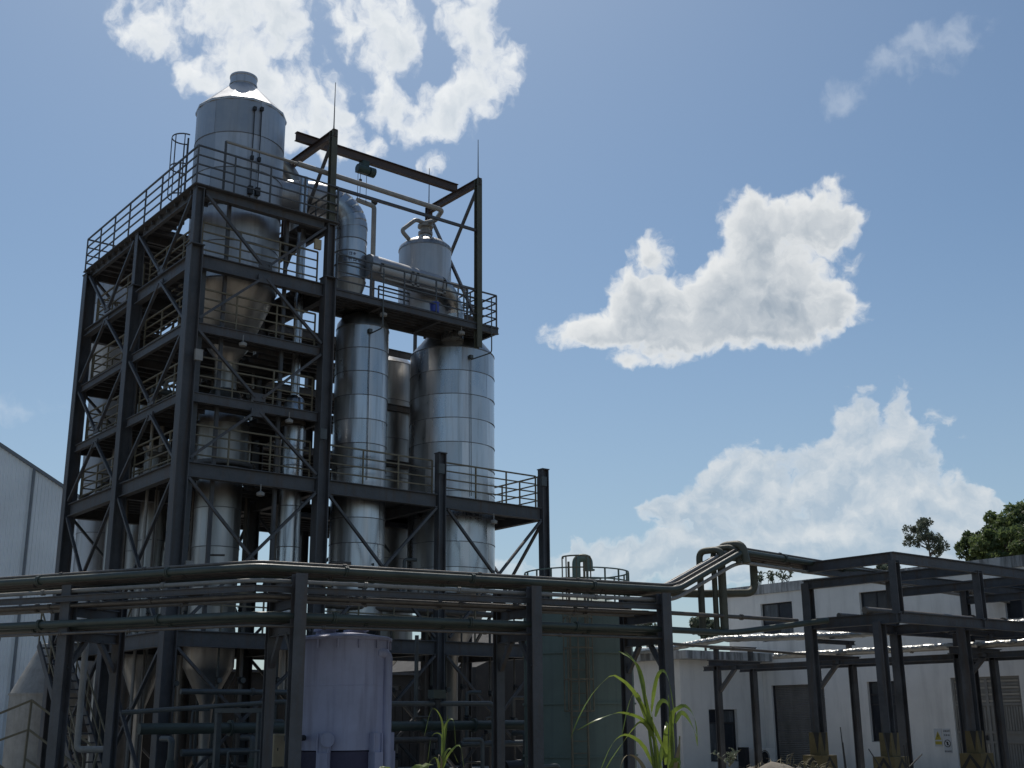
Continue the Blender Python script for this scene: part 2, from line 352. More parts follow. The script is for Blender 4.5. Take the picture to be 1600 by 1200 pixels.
# ------------------------------------------------------------------ the steel tower
X = [13.0, 17.4, 21.74, 26.05]; Y = [30.62, 34.97, 39.4]
LV = [17.1, 15.0, 12.95, 10.9, 8.9, 4.35]         # top deck .. first floor
tower = thing('steel_tower', 'tall dark grey open steel tower with decks, braces and railings', 'tower', (X[0], Y[0], 0))
def column(x, y, z0, z1, w=.42, m='steel', name='column'):
    b = MB(); b.ibeam((x, y, z0), (x, y, z1), w * .92, w, (1, 0, 0), .03)
    o = put(name, b, m, tower)
    cp = MB(); cp.box((x - w * .56, y - w * .56, z1), (x + w * .56, y + w * .56, z1 + .03)); put('cap_plate', cp, m, o)
    return o
for (x, y) in ((X[0], Y[0]), (X[1], Y[0]), (X[0], Y[1]), (X[0], Y[2]), (X[1], Y[1]), (X[1], Y[2])):
    ztop = 16.95 if y == Y[2] else 15.22
    column(x, y, 0, ztop, .38)
    if y != Y[2]: column(x, y, 15.25, 17.0, .26)
for x in X[2:]:
    column(x, Y[0], 0, 10.24, .28); column(x, Y[1], 0, 8.9, .28)
def beam(p0, p1, h=.2, w=.16, name='beam'):
    b = MB(); b.ibeam(p0, p1, w, h); return put(name, b, 'steel', tower)
def floor(x0, x1, y0, y1, z, h, hole=None, n=10):
    d = MB()
    if hole:                                       # plate with an opening for a vessel
        hx0, hx1, hy0, hy1 = hole
        d.box((x0, y0, z - .03), (x1, hy0, z)); d.box((x0, hy1, z - .03), (x1, y1, z)); d.box((x0, hy0, z - .03), (hx0, hy1, z)); d.box((hx1, hy0, z - .03), (x1, hy1, z))
    else: d.box((x0, y0, z - .03), (x1, y1, z))
    o = put('deck', d, 'deck', tower)
    for k in range(1, n):
        y = y0 + (y1 - y0) * k / n
        if hole and hole[2] - .05 < y < hole[3] + .05:
            for a, b_ in ((x0 + .1, hole[0]), (hole[1], x1 - .1)):
                if b_ - a > .2: j = MB(); j.bar((a, y, z - .09), (b_, y, z - .09), .06, .11); put('joist', j, 'steel', o)
        else: j = MB(); j.bar((x0 + .1, y, z - .09), (x1 - .1, y, z - .09), .06, .11); put('joist', j, 'steel', o)
    return o
for i, z in enumerate(LV):
    main = i in (1, 4, 5); h = .42 if main else .28; w = .22 if main else .12
    zc = z - h / 2
    e = .2 if main or i else .12
    for (a, b_) in ((0, 1), (1, 2)): beam((X[0], Y[a] + .22, zc), (X[0], Y[b_] - .22, zc), h if (a == 0 or i in (4, 5)) else .24, w)
    for y in Y:
        beam((X[0] + .22, y, zc), (X[1] - .22, y, zc), h, w)
    for (a, b_) in ((0, 1), (1, 2)): beam((X[1], Y[a] + .22, zc), (X[1], Y[b_] - .22, zc), h, w)
    ex = .22 if i == 0 else -.06
    cx, cy = 15.2, 32.8
    hr = {0: 1.5, 1: 1.5, 2: .75, 3: .85, 4: .9, 5: .85}[i]
    floor(X[0] - ex, X[1] + ex, Y[0] - ex, Y[1] - .02, z, h, (cx - hr, cx + hr, cy - hr, cy + hr), 8)
    if i in (0, 1, 2, 3, 4, 5):
        # the back bay is decked along its outer side, with a well behind
        floor(X[0] - ex, X[1] + ex, Y[1] + .02, Y[2] + (.15 if i == 0 else -.05), z, h, (15.0, 16.0, 35.6, 38.4), 9)
        if i: floor(X[1] + .08, 24.3, Y[1] + .12, Y[2] - .05, z, h, (21.6, 24.2, 35.12, 37.7), 9)
for (x, y) in ((X[2], Y[2]), (24.3, Y[2]), (X[2], Y[1]), (24.3, Y[1])):
    column(x, y, 9.0 if y == Y[1] and x == X[2] else 0, 15.0, .3)
for i in (1, 2, 3, 4, 5):
    for y in (Y[1], Y[2]):
        z = LV[i] - .12; beam((X[1] + .22, y, z), (X[2] - .16, y, z), .24, .12); beam((X[2] + .16, y, z), (24.14, y, z), .24, .12)
# floors that run on to the right at two levels
floor(X[1] + .06, X[3] - .02, Y[0] + .12, Y[1] - .1, LV[4], .42, (18.6, 25.4, 31.1, 34.5), 9)
pl = MB(); pl.box((20.5, 31.1, 8.87), (22.35, 34.5, 8.9)); put('deck', pl, 'deck', tower)
floor(X[1] + .06, X[3] - .02, Y[0] + .12, Y[1] - .1, LV[5], .42, (22.4, 25.4, 31.5, 34.5), 9)
for z in (LV[4], LV[5]):
    for a, b_ in ((1, 2), (2, 3)):
        beam((X[a] + .2, Y[0], z - .21), (X[b_] - .18, Y[0], z - .21), .42, .22); beam((X[a] + .2, Y[1], z - .21), (X[b_] - .18, Y[1], z - .21), .36, .2)
    for a in (2, 3): beam((X[a], Y[0] + .2, z - .21), (X[a], Y[1] - .2, z - .21), .36, .2)
XD = 24.1                                          # right end of the upper pipe deck
floor(X[1] + .12, XD, Y[0] - .02, 32.36, LV[1], .2, None, 7)
beam((X[1] + .2, Y[0], 14.84), (XD, Y[0], 14.84), .22, .12); beam((X[1] + .2, 32.3, 14.84), (XD, 32.3, 14.84), .22, .12)
for x in (19.4, 21.7, XD - .08): beam((x, Y[0] + .06, 14.82), (x, 32.24, 14.82), .18, .1)
# braces: inverted and upright V in turn
def brace(p0, p1, w=.092):
    b = MB(); b.bar(p0, p1, w, w * .8); return put('brace', b, 'steel', tower)
def bay(a, b_, zt, zb, kind, off):
    a, b_, off = V(a), V(b_), V(off); m = (a + b_) / 2
    t = lambda p, z: V((p.x, p.y, z)) + off
    d = (b_ - a).normalized() * .22
    if kind == 'V': brace(t(a + d, zt - .25), t(m - d * .5, zb + .12)); brace(t(b_ - d, zt - .25), t(m + d * .5, zb + .12))
    if kind == 'A': brace(t(m - d * .3, zt - .3), t(a + d, zb + .1)); brace(t(m + d * .3, zt - .3), t(b_ - d, zb + .1))
    if kind == 'X': brace(t(a + d, zt - .45), t(b_ - d, zb + .1)); brace(t(b_ - d, zt - .45), t(a + d, zb + .1) + off * 1.6)
    if kind in 'VA':
        gz = zb + .13 if kind == 'V' else zt - .33
        gp = MB(); gp.cbox(t(m, gz), (.42 if abs(d.x) > .1 else .05, .05 if abs(d.x) > .1 else .42, .24)); put('gusset_plate', gp, 'steel', tower)
for a, b_, off in (((X[0], Y[0]), (X[1], Y[0]), (0, -.09, 0)), ((X[0], Y[0]), (X[0], Y[1]), (-.09, 0, 0)), ((X[0], Y[1]), (X[0], Y[2]), (-.09, 0, 0)),
                   ((X[0], Y[2]), (X[1], Y[2]), (0, .09, 0)), ((X[1], Y[1]), (X[1], Y[2]), (.09, 0, 0))):
    a = (*a, 0); b_ = (*b_, 0)
    for i, k in enumerate('VAVAX'): bay(a, b_, LV[i], LV[i + 1], k, off)
    bay(a, b_, LV[5], 0.1, 'X', off)
for a in (1, 2):
    for y, o_ in ((Y[0], -.09), (Y[1], .09)):
        bay((X[a], y, 0), (X[a + 1], y, 0), LV[4], LV[5], 'X', (0, o_, 0)); bay((X[a], y, 0), (X[a + 1], y, 0), LV[5], .1, 'X', (0, o_, 0))
bay((X[3], Y[0], 0), (X[3], Y[1], 0), LV[4], LV[5], 'X', (.09, 0, 0))
for (x, y) in ((14.15, 31.0), (16.1, 31.0)):        # slim hangers behind the front railings
    for i in range(5):
        b = MB(); b.bar((x, y, LV[i] - .05), (x, y, LV[i + 1] + .01), .1); put('hanger_post', b, 'steel', tower)
# railings
def rail(p0, p1, m='rail', **k): return put('railing', railing(MB(), p0, p1, **k), m, tower)
e = .17
rail((X[0] - e, Y[0] - e, 17.1), (X[1] + .15, Y[0] - e, 17.1), 'raildark', h=1.2, step=1.3)
rail((X[0] - e, Y[0] - e, 17.1), (X[0] - e, Y[2] + .1, 17.1), 'raildark', h=1.2, step=1.25, ends=(False, True))
rail((X[0] - e, Y[2] + .1, 17.1), (X[0] + 2.2, Y[2] + .1, 17.1), 'raildark', h=1.2, ends=(False, True))
rail((X[1] + .15, Y[0] - e, 17.1), (X[1] + .15, Y[1] - .3, 17.1), 'raildark', h=1.2, ends=(False, True))
for i in (1, 2, 3, 4):
    z = LV[i]
    rail((X[0] + .24, Y[0] + .3, z), (X[1] - .24, Y[0] + .3, z), h=1.15, step=1.15)
    for a, b_ in ((0, 1), (1, 2)):
        rail((X[0] + .3, Y[a] + .25, z), (X[0] + .3, Y[b_] - .25, z), h=1.15, step=1.2)
    rail((X[0] + 1.7, Y[1] + .3, z), (X[0] + 1.7, Y[2] - .2, z), h=1.15, step=1.2)
    rail((X[0] + .3, Y[2] - .12, z), (X[0] + 1.65, Y[2] - .12, z), h=1.15, step=.7)
for a, b_ in ((1, 2), (2, 3)):
    rail((X[a] + .25, Y[0] + .16, 8.9), (X[b_] - .22, Y[0] + .16, 8.9), h=1.12, step=1.35)
rail((X[3] - .08, Y[0] + .2, 8.9), (X[3] - .08, Y[1] - .2, 8.9), h=1.12, step=1.1)
rail((X[0] + .3, Y[0] + .2, LV[5]), (X[1] - .3, Y[0] + .2, LV[5]), h=1.1, rails=3)
for a, b_ in ((1, 2), (2, 3)): rail((X[a] + .3, Y[0] + .2, LV[5]), (X[b_] - .3, Y[0] + .2, LV[5]), h=1.1, rails=3)
rail((X[1] + .3, Y[0] + .02, 15.0), (XD - .05, Y[0] + .02, 15.0), 'raildark', h=1.15, step=1.2)
rail((XD - .05, Y[0] + .02, 15.0), (XD - .05, 32.3, 15.0), 'raildark', h=1.15, step=.8, ends=(False, True))
rail((20.3, 32.3, 15.0), (XD - .05, 32.3, 15.0), 'raildark', h=1.15, step=1.3, ends=(True, False))
# stair flights in the back bay
def stair(p0, p1, width, n, axis):
    p0, p1 = V(p0), V(p1); w = V(axis) * width; root = MB()
    for s in (0, 1): root.bar(p0 + w * s, p1 + w * s, .06, .22)
    o = put('stair', root, 'steel', tower)
    for k in range(n):
        q = p0.lerp(p1, (k + .5) / n); t = MB(); t.bar(q + w * .02, q + w * .98, .22, .035); put('tread', t, 'steel', o)
    hr = MB()
    for s in (0, 1):
        hr.bar(p0 + w * s + V((0, 0, 1)), p1 + w * s + V((0, 0, 1)), .04); hr.bar(p0 + w * s + V((0, 0, .5)), p1 + w * s + V((0, 0, .5)), .035)
        for k in range(5): q = p0.lerp(p1, k / 4) + w * s; hr.bar(q, q + V((0, 0, 1)), .04)
    put('handrail', hr, 'rail', o)
stair((15.1, 38.9, LV[5]), (15.1, 35.2, LV[4]), .8, 16, (1, 0, 0))
for i in (1, 2, 3): stair((15.1, 38.0 if i % 2 else 36.0, LV[i + 1]), (15.1, 35.8 if i % 2 else 38.2, LV[i]), .8, 9, (1, 0, 0))
stair((11.9, 33.0, .1), (11.9, 37.6, LV[5] - .05), .8, 17, (1, 0, 0))

# ------------------------------------------------------------------ vessels
SHEETS = {}
def sheet_mesh(r, h, n, mt, var):
    key = (round(r, 3), round(h, 3), n, mt, var)
    if key in SHEETS: return SHEETS[key]
    b = MB(); seg = max(6, int(44 / n)); a1 = 2 * math.pi / n * 1.012; rows = 3; rnd = random.Random(hash(key) & 0xffff)
    ph = rnd.random() * 6
    vs, fs = [], []
    for j in range(rows):
        z = h * 1.004 * j / (rows - 1)
        for k in range(seg + 1):
            a = a1 * k / seg; t = k / seg
            rr = r + .012 * r * (t * (1 - t) * 4 - .6) * (-.45) + .003 * math.sin(ph + 5 * t + j) + (.006 if j == 0 else 0)
            vs.append((rr * math.cos(a), rr * math.sin(a), z))
    for j in range(rows - 1):
        for k in range(seg): i = j * (seg + 1) + k; fs.append((i, i + 1, i + seg + 2, i + seg + 1))
    b.add(vs, fs); me = mesh_of(b, 'cladding_sheet', (0, 0, 0), mt, True); SHEETS[key] = me
    return me
def clad(root, c, r, z0, z1, nc, n, mt, band=True, phase=None):
    h = (z1 - z0) / nc; rnd = random.Random(int(r * 1000 + z0 * 10))
    core = MB(); core.lathe(c, [(r * .975, z0 + .01), (r * .975, z1 - .01)], 32); put('shell', core, 'aluband', root)
    for i in range(nc):
        ph = (phase if phase is not None else 0) + (i % 2) * math.pi / n * .18 + rnd.uniform(-.03, .03)
        for k in range(n):
            me = sheet_mesh(r, h, n, mt, (i * 3 + k) % 3); s = 1 + rnd.uniform(-.002, .003)
            inst('cladding_sheet', me, root, (c[0], c[1], z0 + i * h), ph + 2 * math.pi * k / n, (s, s, 1))
    if band:
        for i in range(nc + 1): put('seam_band', MB().ring(c, r + .008, z0 + i * h, .012, .022, 48), 'aluband', root)
def ladder(mb, p, out, z0, z1, w=.45, cage=None):
    p = V(p); out = V(out).normalized(); side = V((-out.y, out.x, 0))
    for s in (-.5, .5): mb.bar(p + side * w * s + V((0, 0, z0)), p + side * w * s + V((0, 0, z1)), .045)
    for k in range(int((z1 - z0) / .3)): z = z0 + .15 + .3 * k; mb.bar(p - side * w * .5 + V((0, 0, z)), p + side * w * .5 + V((0, 0, z)), .025)
    if cage:
        a = math.atan2(out.y, out.x); c0, c1 = cage; n = max(2, int((c1 - c0) / .75))
        for k in range(n + 1): mb.ring((p.x + out.x * .12, p.y + out.y * .12), .38, c0 + (c1 - c0) * k / n, .02, .04, 14, a - 2.0, a + 2.0)
        for da in (-1.6, -.8, 0, .8, 1.6):
            q = V((p.x + out.x * .12 + .38 * math.cos(a + da), p.y + out.y * .12 + .38 * math.sin(a + da), 0)); mb.bar(q + V((0, 0, c0)), q + V((0, 0, c1)), .025)
    return mb
TO_CAM = lambda c: (V((0, 0, 0)) - V((c[0], c[1], 0))).normalized()

# the big separator on the top deck
c0 = (15.2, 32.8)
sep_ = thing('separator_vessel', 'large silver cylindrical vessel with cone roof standing through the top deck of the tower', 'vessel', (*c0, 14.9))
clad(sep_, c0, 1.41, 17.35, 20.95, 3, 6, 'alu', True, .5)
clad(sep_, c0, 1.40, 14.95, 17.3, 2, 6, 'alu', True, .5)
b = MB(); b.lathe(c0, [(1.45, 20.90), (1.46, 20.97), (.46, 22.02), (.44, 22.04)], 14); put('cone_roof', b, 'alu', sep_)
b = MB(); b.lathe(c0, [(.43, 21.98), (.43, 22.34), (.45, 22.36), (.45, 22.42), (.38, 22.44)], 28); b.ring(c0, .44, 22.1, .03, .05, 28); put('outlet_neck', b, 'alu', sep_, True)
b = MB(); b.lathe(c0, [(1.39, 14.93), (1.34, 14.75), (.62, 13.05), (.5, 12.9), (.36, 12.7), (.36, 12.2)], 40); put('bottom_cone', b, 'stain2', sep_, True)
ld = MB(); lp = V((*c0, 0)) + V((-.93, .36, 0)) * 1.62; ladder(ld, lp, (-.93, .36, 0), 17.15, 19.9, .4, (17.9, 19.95)); put('ladder', ld, 'raildark', sep_)
gp = MB(); cd = TO_CAM(c0); sd = V((-cd.y, cd.x, 0))
for s, z1 in ((-.52, 20.65), (-.68, 20.6)):        # sight-glass and sensor lines down the front
    q = V((*c0, 0)) + cd * 1.38 + sd * 0; ang = math.atan2(cd.y, cd.x) - s * -.9
    q = V((c0[0] + 1.47 * math.cos(ang + .95 + s * .1), c0[1] + 1.47 * math.sin(ang + .95 + s * .1), 0)); gp.tube([q + V((0, 0, 17.2)), q + V((0, 0, z1))], .018, 6)
    gp.cbox(q + V((0, 0, z1)), (.1, .1, .12)); gp.cbox(q + V((0, 0, 18.9)), (.09, .09, .14)); gp.cbox(q + V((0, 0, 17.8)), (.14, .14, .26))
put('level_gauge', gp, 'blackmetal', sep_)
# the column of vessels below it
low = thing('heating_column', 'slim brown-tinged steel column below the large separator, passing down through the floors', 'vessel', (*c0, .1))
b = MB(); b.lathe(c0, [(.34, 12.2), (.34, 11.75), (.42, 11.7), (.62, 11.3), (.72, 11.0), (.74, 10.6)], 36); put('dome_head', b, 'stain2', low, True)
clad(low, c0, .78, 9.35, 10.6, 1, 5, 'stain2')
b = MB(); b.lathe(c0, [(.92, 9.3), (.95, 9.34), (.95, 9.42), (.9, 9.44)], 36); b.ring(c0, .86, 9.2, .12, .06); put('flange', b, 'aluband', low)
clad(low, c0, .68, 4.6, 9.2, 4, 5, 'stain2')
b = MB(); b.lathe(c0, [(.70, 4.6), (.72, 4.2), (.72, 3.5), (.66, 3.4), (.2, 2.5), (.14, 1.2), (.14, .6)], 36); put('bottom_head', b, 'stain2', low, True)

# the two tall evaporators at the right
c1 = (19.57, 32.05)
ev1 = thing('evaporator_vessel', 'narrower tall polished steel tank between tower column and short post', 'tank', (*c1, 4.4), 'tall steel evaporator tanks')
clad(ev1, c1, .86, 4.9, 14.3, 12, 5, 'stain', True, 3.72)
b = MB(); b.lathe(c1, [(.87, 14.28), (.84, 14.5), (.70, 14.72), (.45, 14.84), (.2, 14.86)], 36); put('dished_head', b, 'stain2', ev1, True)
b = MB(); b.lathe(c1, [(.86, 4.9), (.6, 4.5), (.22, 3.6), (.2, 2.2)], 36); put('bottom_cone', b, 'stain2', ev1, True)
c2 = (23.9, 33.0)
ev2 = thing('evaporator_vessel', 'widest polished steel tank at the right end of the tower', 'tank', (*c2, 4.4), 'tall steel evaporator tanks')
clad(ev2, c2, 1.49, 6.0, 14.42, 10, 8, 'stain', True, 3.45)
b = MB(); b.lathe(c2, [(1.5, 14.40), (1.49, 14.46), (.95, 15.12), (.62, 15.32), (.45, 15.4)], 40); put('cone_top', b, 'stain2', ev2, True)
b = MB(); b.lathe(c2, [(1.49, 6.02), (1.3, 5.7), (.4, 4.2), (.25, 4.0), (.25, 2.0)], 40); put('bottom_cone', b, 'stain2', ev2, True)
for (root, c_, r_, zt, da) in ((ev1, c1, .86, 15.6, .25), (ev2, c2, 1.49, 15.2, .42)):   # thin drain lines with a valve on each tank
    cd = TO_CAM(c_); a = math.atan2(cd.y, cd.x) + da
    p = V((c_[0] + (r_ + .07) * math.cos(a), c_[1] + (r_ + .07) * math.sin(a), 0))
    b = MB(); b.tube([p + V((0, 0, 14.1)), p + V((0, 0, 13.0)), p + V((.03, 0, 9.2))], .013, 6); b.cbox(p + V((0, 0, 14.05)), (.12, .12, .12)); put('drain_line', b, 'bluepipe', root)
    b = MB(); q = V((c_[0] + (r_ + .3) * math.cos(a + .12), c_[1] + (r_ + .3) * math.sin(a + .12), 0))
    q.y = Y[0] - .1
    b.tube([q + V((0, 0, 16.0)), q + V((0, 0, 14.0)), p + V((0, 0, 13.95))], .022, 8, .12); put('vent_line', b, 'bluepipe', root, True)
# the vessel behind at the left and the domed tank on the upper deck
c3 = (14.9, 42.0)
v3 = thing('rear_separator', 'cream-topped tall steel vessel behind the far left column of the tower', 'vessel', (*c3, .1))
clad(v3, c3, 1.05, 15.6, 17.9, 2, 5, 'alu'); clad(v3, c3, .66, 3.2, 13.6, 6, 4, 'alu')
b = MB(); b.lathe(c3, [(1.08, 17.88), (1.09, 17.94), (.3, 18.95), (.28, 19.2)], 18); put('cone_roof', b, 'alu', v3)
b = MB(); b.lathe(c3, [(1.05, 15.62), (.66, 13.6)], 36); put('bottom_cone', b, 'alu', v3, True)
b = MB(); b.lathe(c3, [(.46, 3.2), (.46, .1)], 24); put('skirt', b, 'steel', v3, True)
c3b = (16.1, 41.3)
v3b = thing('rear_heater', 'rusty brown-streaked narrow steel column beside the rear separator', 'vessel', (*c3b, .1))
clad(v3b, c3b, .42, 4.6, 14.2, 6, 4, 'stain2'); b = MB(); b.lathe(c3b, [(.44, 14.2), (.36, 14.5), (.1, 14.6)], 24); put('dished_head', b, 'stain2', v3b, True)
b = MB(); b.lathe(c3b, [(.4, 4.6), (.2, 3.6), (.2, .1)], 24); put('support_leg', b, 'steel', v3b, True)
c3c = (14.7, 36.4)
v3c = thing('inner_column', 'slim silver column inside the back bay of the tower', 'vessel', (*c3c, .1))
clad(v3c, c3c, .42, 4.6, 10.4, 4, 4, 'stain2'); b = MB(); b.lathe(c3c, [(.44, 10.4), (.5, 10.5), (.3, 10.75), (.1, 10.8)], 24); put('dished_head', b, 'stain2', v3c, True)
b = MB(); b.lathe(c3c, [(.5, 4.6), (.62, 4.4), (.62, 3.6), (.16, 2.4), (.16, .1)], 24); put('bottom_cone', b, 'stain2', v3c, True)
c4 = (22.4, 32.62)
v4 = thing('domed_condenser', 'weathered silver domed tank with pipe nozzle on the upper right deck', 'tank', (*c4, 15.3))
clad(v4, c4, .93, 15.35, 18.0, 2, 5, 'alu', True, .9)
b = MB(); b.lathe(c4, [(.95, 17.98), (.92, 18.12), (.72, 18.3), (.42, 18.42), (.2, 18.46), (.2, 18.7)], 36); put('dome_head', b, 'stain2', v4, True)
b = MB(); b.lathe(c4, [(.26, 18.65), (.26, 18.75), (.16, 18.76), (.16, 18.92), (.28, 18.93), (.28, 19.02), (.12, 19.03), (.12, 19.15)], 20); put('top_nozzle', b, 'whitepipe', v4)
c5 = (23.0, 36.3)
v5 = thing('rear_tank', 'dull brown steel tank half hidden between the two evaporators', 'tank', (*c5, 4.4))
clad(v5, c5, 1.32, 4.6, 14.6, 7, 5, 'stain2'); b = MB(); b.lathe(c5, [(1.32, 4.6), (.3, 3.4), (.3, .1)], 30); put('bottom_cone', b, 'stain2', v5, True)
b = MB(); b.lathe(c5, [(1.32, 14.6), (1.0, 14.95), (.1, 15.1)], 30); put('dished_head', b, 'stain2', v5, True)
# vertical pipe column near the tower's second column
px_ = V((16.95, 31.62, 0))
vp = thing('riser_pipe', 'vertical silver pipe with flanged drum beside the second tower column', 'pipe', (px_.x, px_.y, 3))
b = MB(); b.tube([px_ + V((0, 0, 18.9)), px_ + V((0, 0, 11.55))], .14, 20); put('upper_pipe', b, 'stain', vp, True)
b = MB(); b.lathe(px_, [(.15, 11.6), (.27, 11.5), (.30, 11.45), (.30, 10.95)], 28); put('drum', b, 'stain', vp, True)
b = MB(); b.lathe(px_, [(.36, 10.9), (.38, 10.92), (.38, 11.0), (.33, 11.02)], 28); b.lathe(px_, [(.36, 10.66), (.38, 10.68), (.38, 10.76), (.33, 10.78)], 28); put('flange', b, 'brownpipe', vp)
clad(vp, px_, .33, 4.5, 10.6, 5, 3, 'stain', True, 3.3)
b = MB(); b.lathe(px_, [(.33, 4.5), (.18, 4.1), (.18, 2.8)], 20); put('reducer', b, 'stain2', vp, True)

# ------------------------------------------------------------------ ducts and process pipes up high
def segs(pts, r, bend, name, mt, parent, nmax=None):
    b = MB(); b.tube(pts, r, 26, bend); return put(name, b, mt, parent, True)
dz = 18.55
duct = thing('vapour_elbow_duct', 'thick silver elbow duct bending down from beside the separator onto the deck', 'duct', (19.0, 32.05, 15))
ce = (19.0, 32.05)
b = MB(); b.tube([(16.45, 33.0, 18.65), (17.3, 32.7, 18.7)], .56, 28, 0); put('inlet_run', b, 'alu', duct, True)
path = [V((17.3, 32.7, 18.72))]
for k in range(9):                                  # segmented bend
    t = k / 8 * math.pi / 2; path.append(V((18.0 + 1.0 * math.sin(t), 32.5 - .45 * math.sin(t), 17.75 + 1.0 * math.cos(t))))
for k in range(len(path) - 1):
    b = MB(); b.tube([path[k], path[k + 1] + (path[k + 1] - path[k]) * .04], .56 - .004 * (k % 2), 28); put('bend_segment', b, 'stain' if k > 3 else 'alu', duct, True)
for i, z in enumerate((17.78, 17.3, 16.85, 16.4)):
    b = MB(); b.lathe(ce, [(.545 - .004 * i, z), (.54 - .004 * i, z - .47)], 36); put('duct_section', b, 'stain', duct, True); bb = MB(); bb.ring(ce, .548, z, .016, .03, 36); put('seam_band', bb, 'aluband', duct)
b = MB(); b.lathe(ce, [(.53, 15.93), (.55, 15.9), (.36, 15.3), (.36, 14.85)], 36); put('reducer', b, 'stain2', duct, True)
mk_ = MB(); cd = TO_CAM(ce)                       # two rows of faded stencilled characters
def stencil(mb, c_, r, zc, n, sz, da0):
    rnd = random.Random(n); a0 = math.atan2(cd.y, cd.x) + da0
    for i in range(n):
        a = a0 + (i - (n - 1) / 2) * sz * 1.25 / r
        def pt(u, v): return (c_[0] + (r + .004) * math.cos(a + u / r), c_[1] + (r + .004) * math.sin(a + u / r), zc + v)
        for st in range(6):
            if st % 2: u = rnd.uniform(-.4, .4) * sz; mb.add([pt(u, -.45 * sz), pt(u + .12 * sz, -.45 * sz), pt(u + .12 * sz, .45 * sz), pt(u, .45 * sz)], [(0, 1, 2, 3)])
            else: v = rnd.uniform(-.45, .4) * sz; mb.add([pt(-.45 * sz, v), pt(.45 * sz, v), pt(.45 * sz, v + .1 * sz), pt(-.45 * sz, v + .1 * sz)], [(0, 1, 2, 3)])
stencil(mk_, ce, .548, 16.72, 2, .11, .15); stencil(mk_, ce, .548, 16.52, 4, .13, .15)
put('stencilled_lettering', mk_, 'ink', duct)
d2 = thing('vapour_cross_duct', 'horizontal silver duct lying along the upper right deck and turning down at its end', 'duct', (19.4, 31.5, 15))
b = MB(); b.tube([(19.35, 31.55, 16.42), (22.2, 31.55, 16.32)], .40, 28); put('straight_run', b, 'alu', d2, True)
path = [V((22.2 + .9 * math.sin(t), 31.55 + .35 * math.sin(t), 15.42 + .9 * math.cos(t))) for t in frange(0, math.pi / 2, 8)]
for k in range(len(path) - 1):
    b = MB(); b.tube([path[k], path[k + 1] + (path[k + 1] - path[k]) * .04], .40, 28); put('bend_segment', b, 'stain2' if k < 4 else 'stain', d2, True)
b = MB(); b.tube([path[-1], path[-1] - V((0, 0, .75))], .40, 28); put('drop_leg', b, 'stain', d2, True)
b = MB()
for x in (19.7, 20.9, 21.1, 22.2): b.cbox((x, 31.13, 16.2), (.1, .02, .5))
for z in (15.96, 16.44): b.cbox((20.95, 31.13, z), (2.6, .02, .06))
put('support_frame', b, 'whitepipe', d2)
d3 = thing('side_outlet_pipe', 'bent silver pipe leaving the side of the top separator near the hoist beam', 'duct', (16.6, 33, 17))
b = MB(); b.tube([(16.1, 33.3, 20.3), (17.2, 33.3, 19.9), (17.55, 33.2, 19.2), (17.55, 33.2, 17.2)], .30, 24, .5); put('pipe_bend', b, 'stain2', d3, True)
b = MB(); b.ring((17.55, 33.2), .33, 18.9, .06, .06, 24); put('flange', b, 'aluband', d3)
pu = thing('long_overhead_pipe', 'long thin pale pipe running from the separator deck to the domed tank', 'pipe', (13.87, 31.0, 17.1))
b = MB(); b.tube([(13.87, 30.9, 17.15), (13.87, 30.9, 18.93)], .04, 10); put('stand_pipe', b, 'raildark', pu, True)
b = MB(); b.tube([(13.87, 30.9, 18.93), (16.3, 30.9, 18.93)], .045, 10); put('thin_run', b, 'whitepipe', pu, True)
b = MB(); b.tube([(16.3, 30.9, 18.93), (21.95, 30.95, 18.9), (22.4, 32.0, 19.0), (22.4, 32.62, 19.12)], .085, 14, .22); put('main_run', b, 'whitepipe', pu, True)
b = MB(); b.tube([(22.4, 32.62, 19.08), (21.9, 32.5, 19.08), (21.3, 32.5, 18.5), (21.75, 32.55, 18.2)], .075, 12, .15); put('return_bend', b, 'whitepipe', pu, True)
pv = thing('vent_stack_pipe', 'grey vertical pipe with side arm beside the elbow duct', 'pipe', (20.35, 32.4, 15))
b = MB(); b.tube([(20.1, 32.4, 15.0), (20.1, 32.4, 19.05), (19.4, 32.4, 19.1)], .085, 14, .12); put('pipe_run', b, 'whitepipe', pv, True)
b = MB(); b.lathe((20.1, 32.4), [(.06, 19.1), (.11, 19.15), (.11, 19.25), (.04, 19.3)], 12); put('cap', b, 'blackmetal', pv)
b = MB(); b.tube([(19.9, 32.25, 16.95), (24.0, 32.25, 16.85)], .07, 12); b.tube([(19.9, 32.28, 16.6), (21.6, 32.28, 16.55)], .05, 10)
solo('deck_side_pipe', b, 'whitepipe', 'pair of thin grey pipes running past the domed tank above the deck', 'pipe', None, True)
b = MB(); b.lathe((21.55, 30.78), [(.12, 15.03), (.15, 15.06), (.17, 15.36), (.175, 15.38)], 20); b.ring((21.55, 30.78), .172, 15.36, .02, .03, 20)
solo('bucket', b, 'blue', 'blue plastic bucket standing on the upper right deck', 'bucket', None, True, (21.55, 30.78, 15.03))
# upper service platform behind the domed tank
sp = thing('service_platform', 'small railed platform beside the domed tank at the right end of the upper deck', 'platform', (23.4, 33, 15))
b = MB(); b.box((23.2, 32.9, 16.1), (25.0, 34.6, 16.16)); put('deck', b, 'deck', sp)
for k, (p0, p1) in enumerate((((23.25, 32.95, 16.16), (24.95, 32.95, 16.16)), ((24.95, 32.95, 16.16), (24.95, 34.55, 16.16)), ((23.25, 34.55, 16.16), (24.95, 34.55, 16.16)))):
    put('railing', railing(MB(), p0, p1, h=1.1, step=.42, rails=3), 'raildark', sp)
for (x, y) in ((23.3, 33.0), (24.9, 33.0), (23.3, 34.5), (24.9, 34.5)): b = MB(); b.bar((x, y, 14.5), (x, y, 16.1), .1); put('leg', b, 'steel', sp)

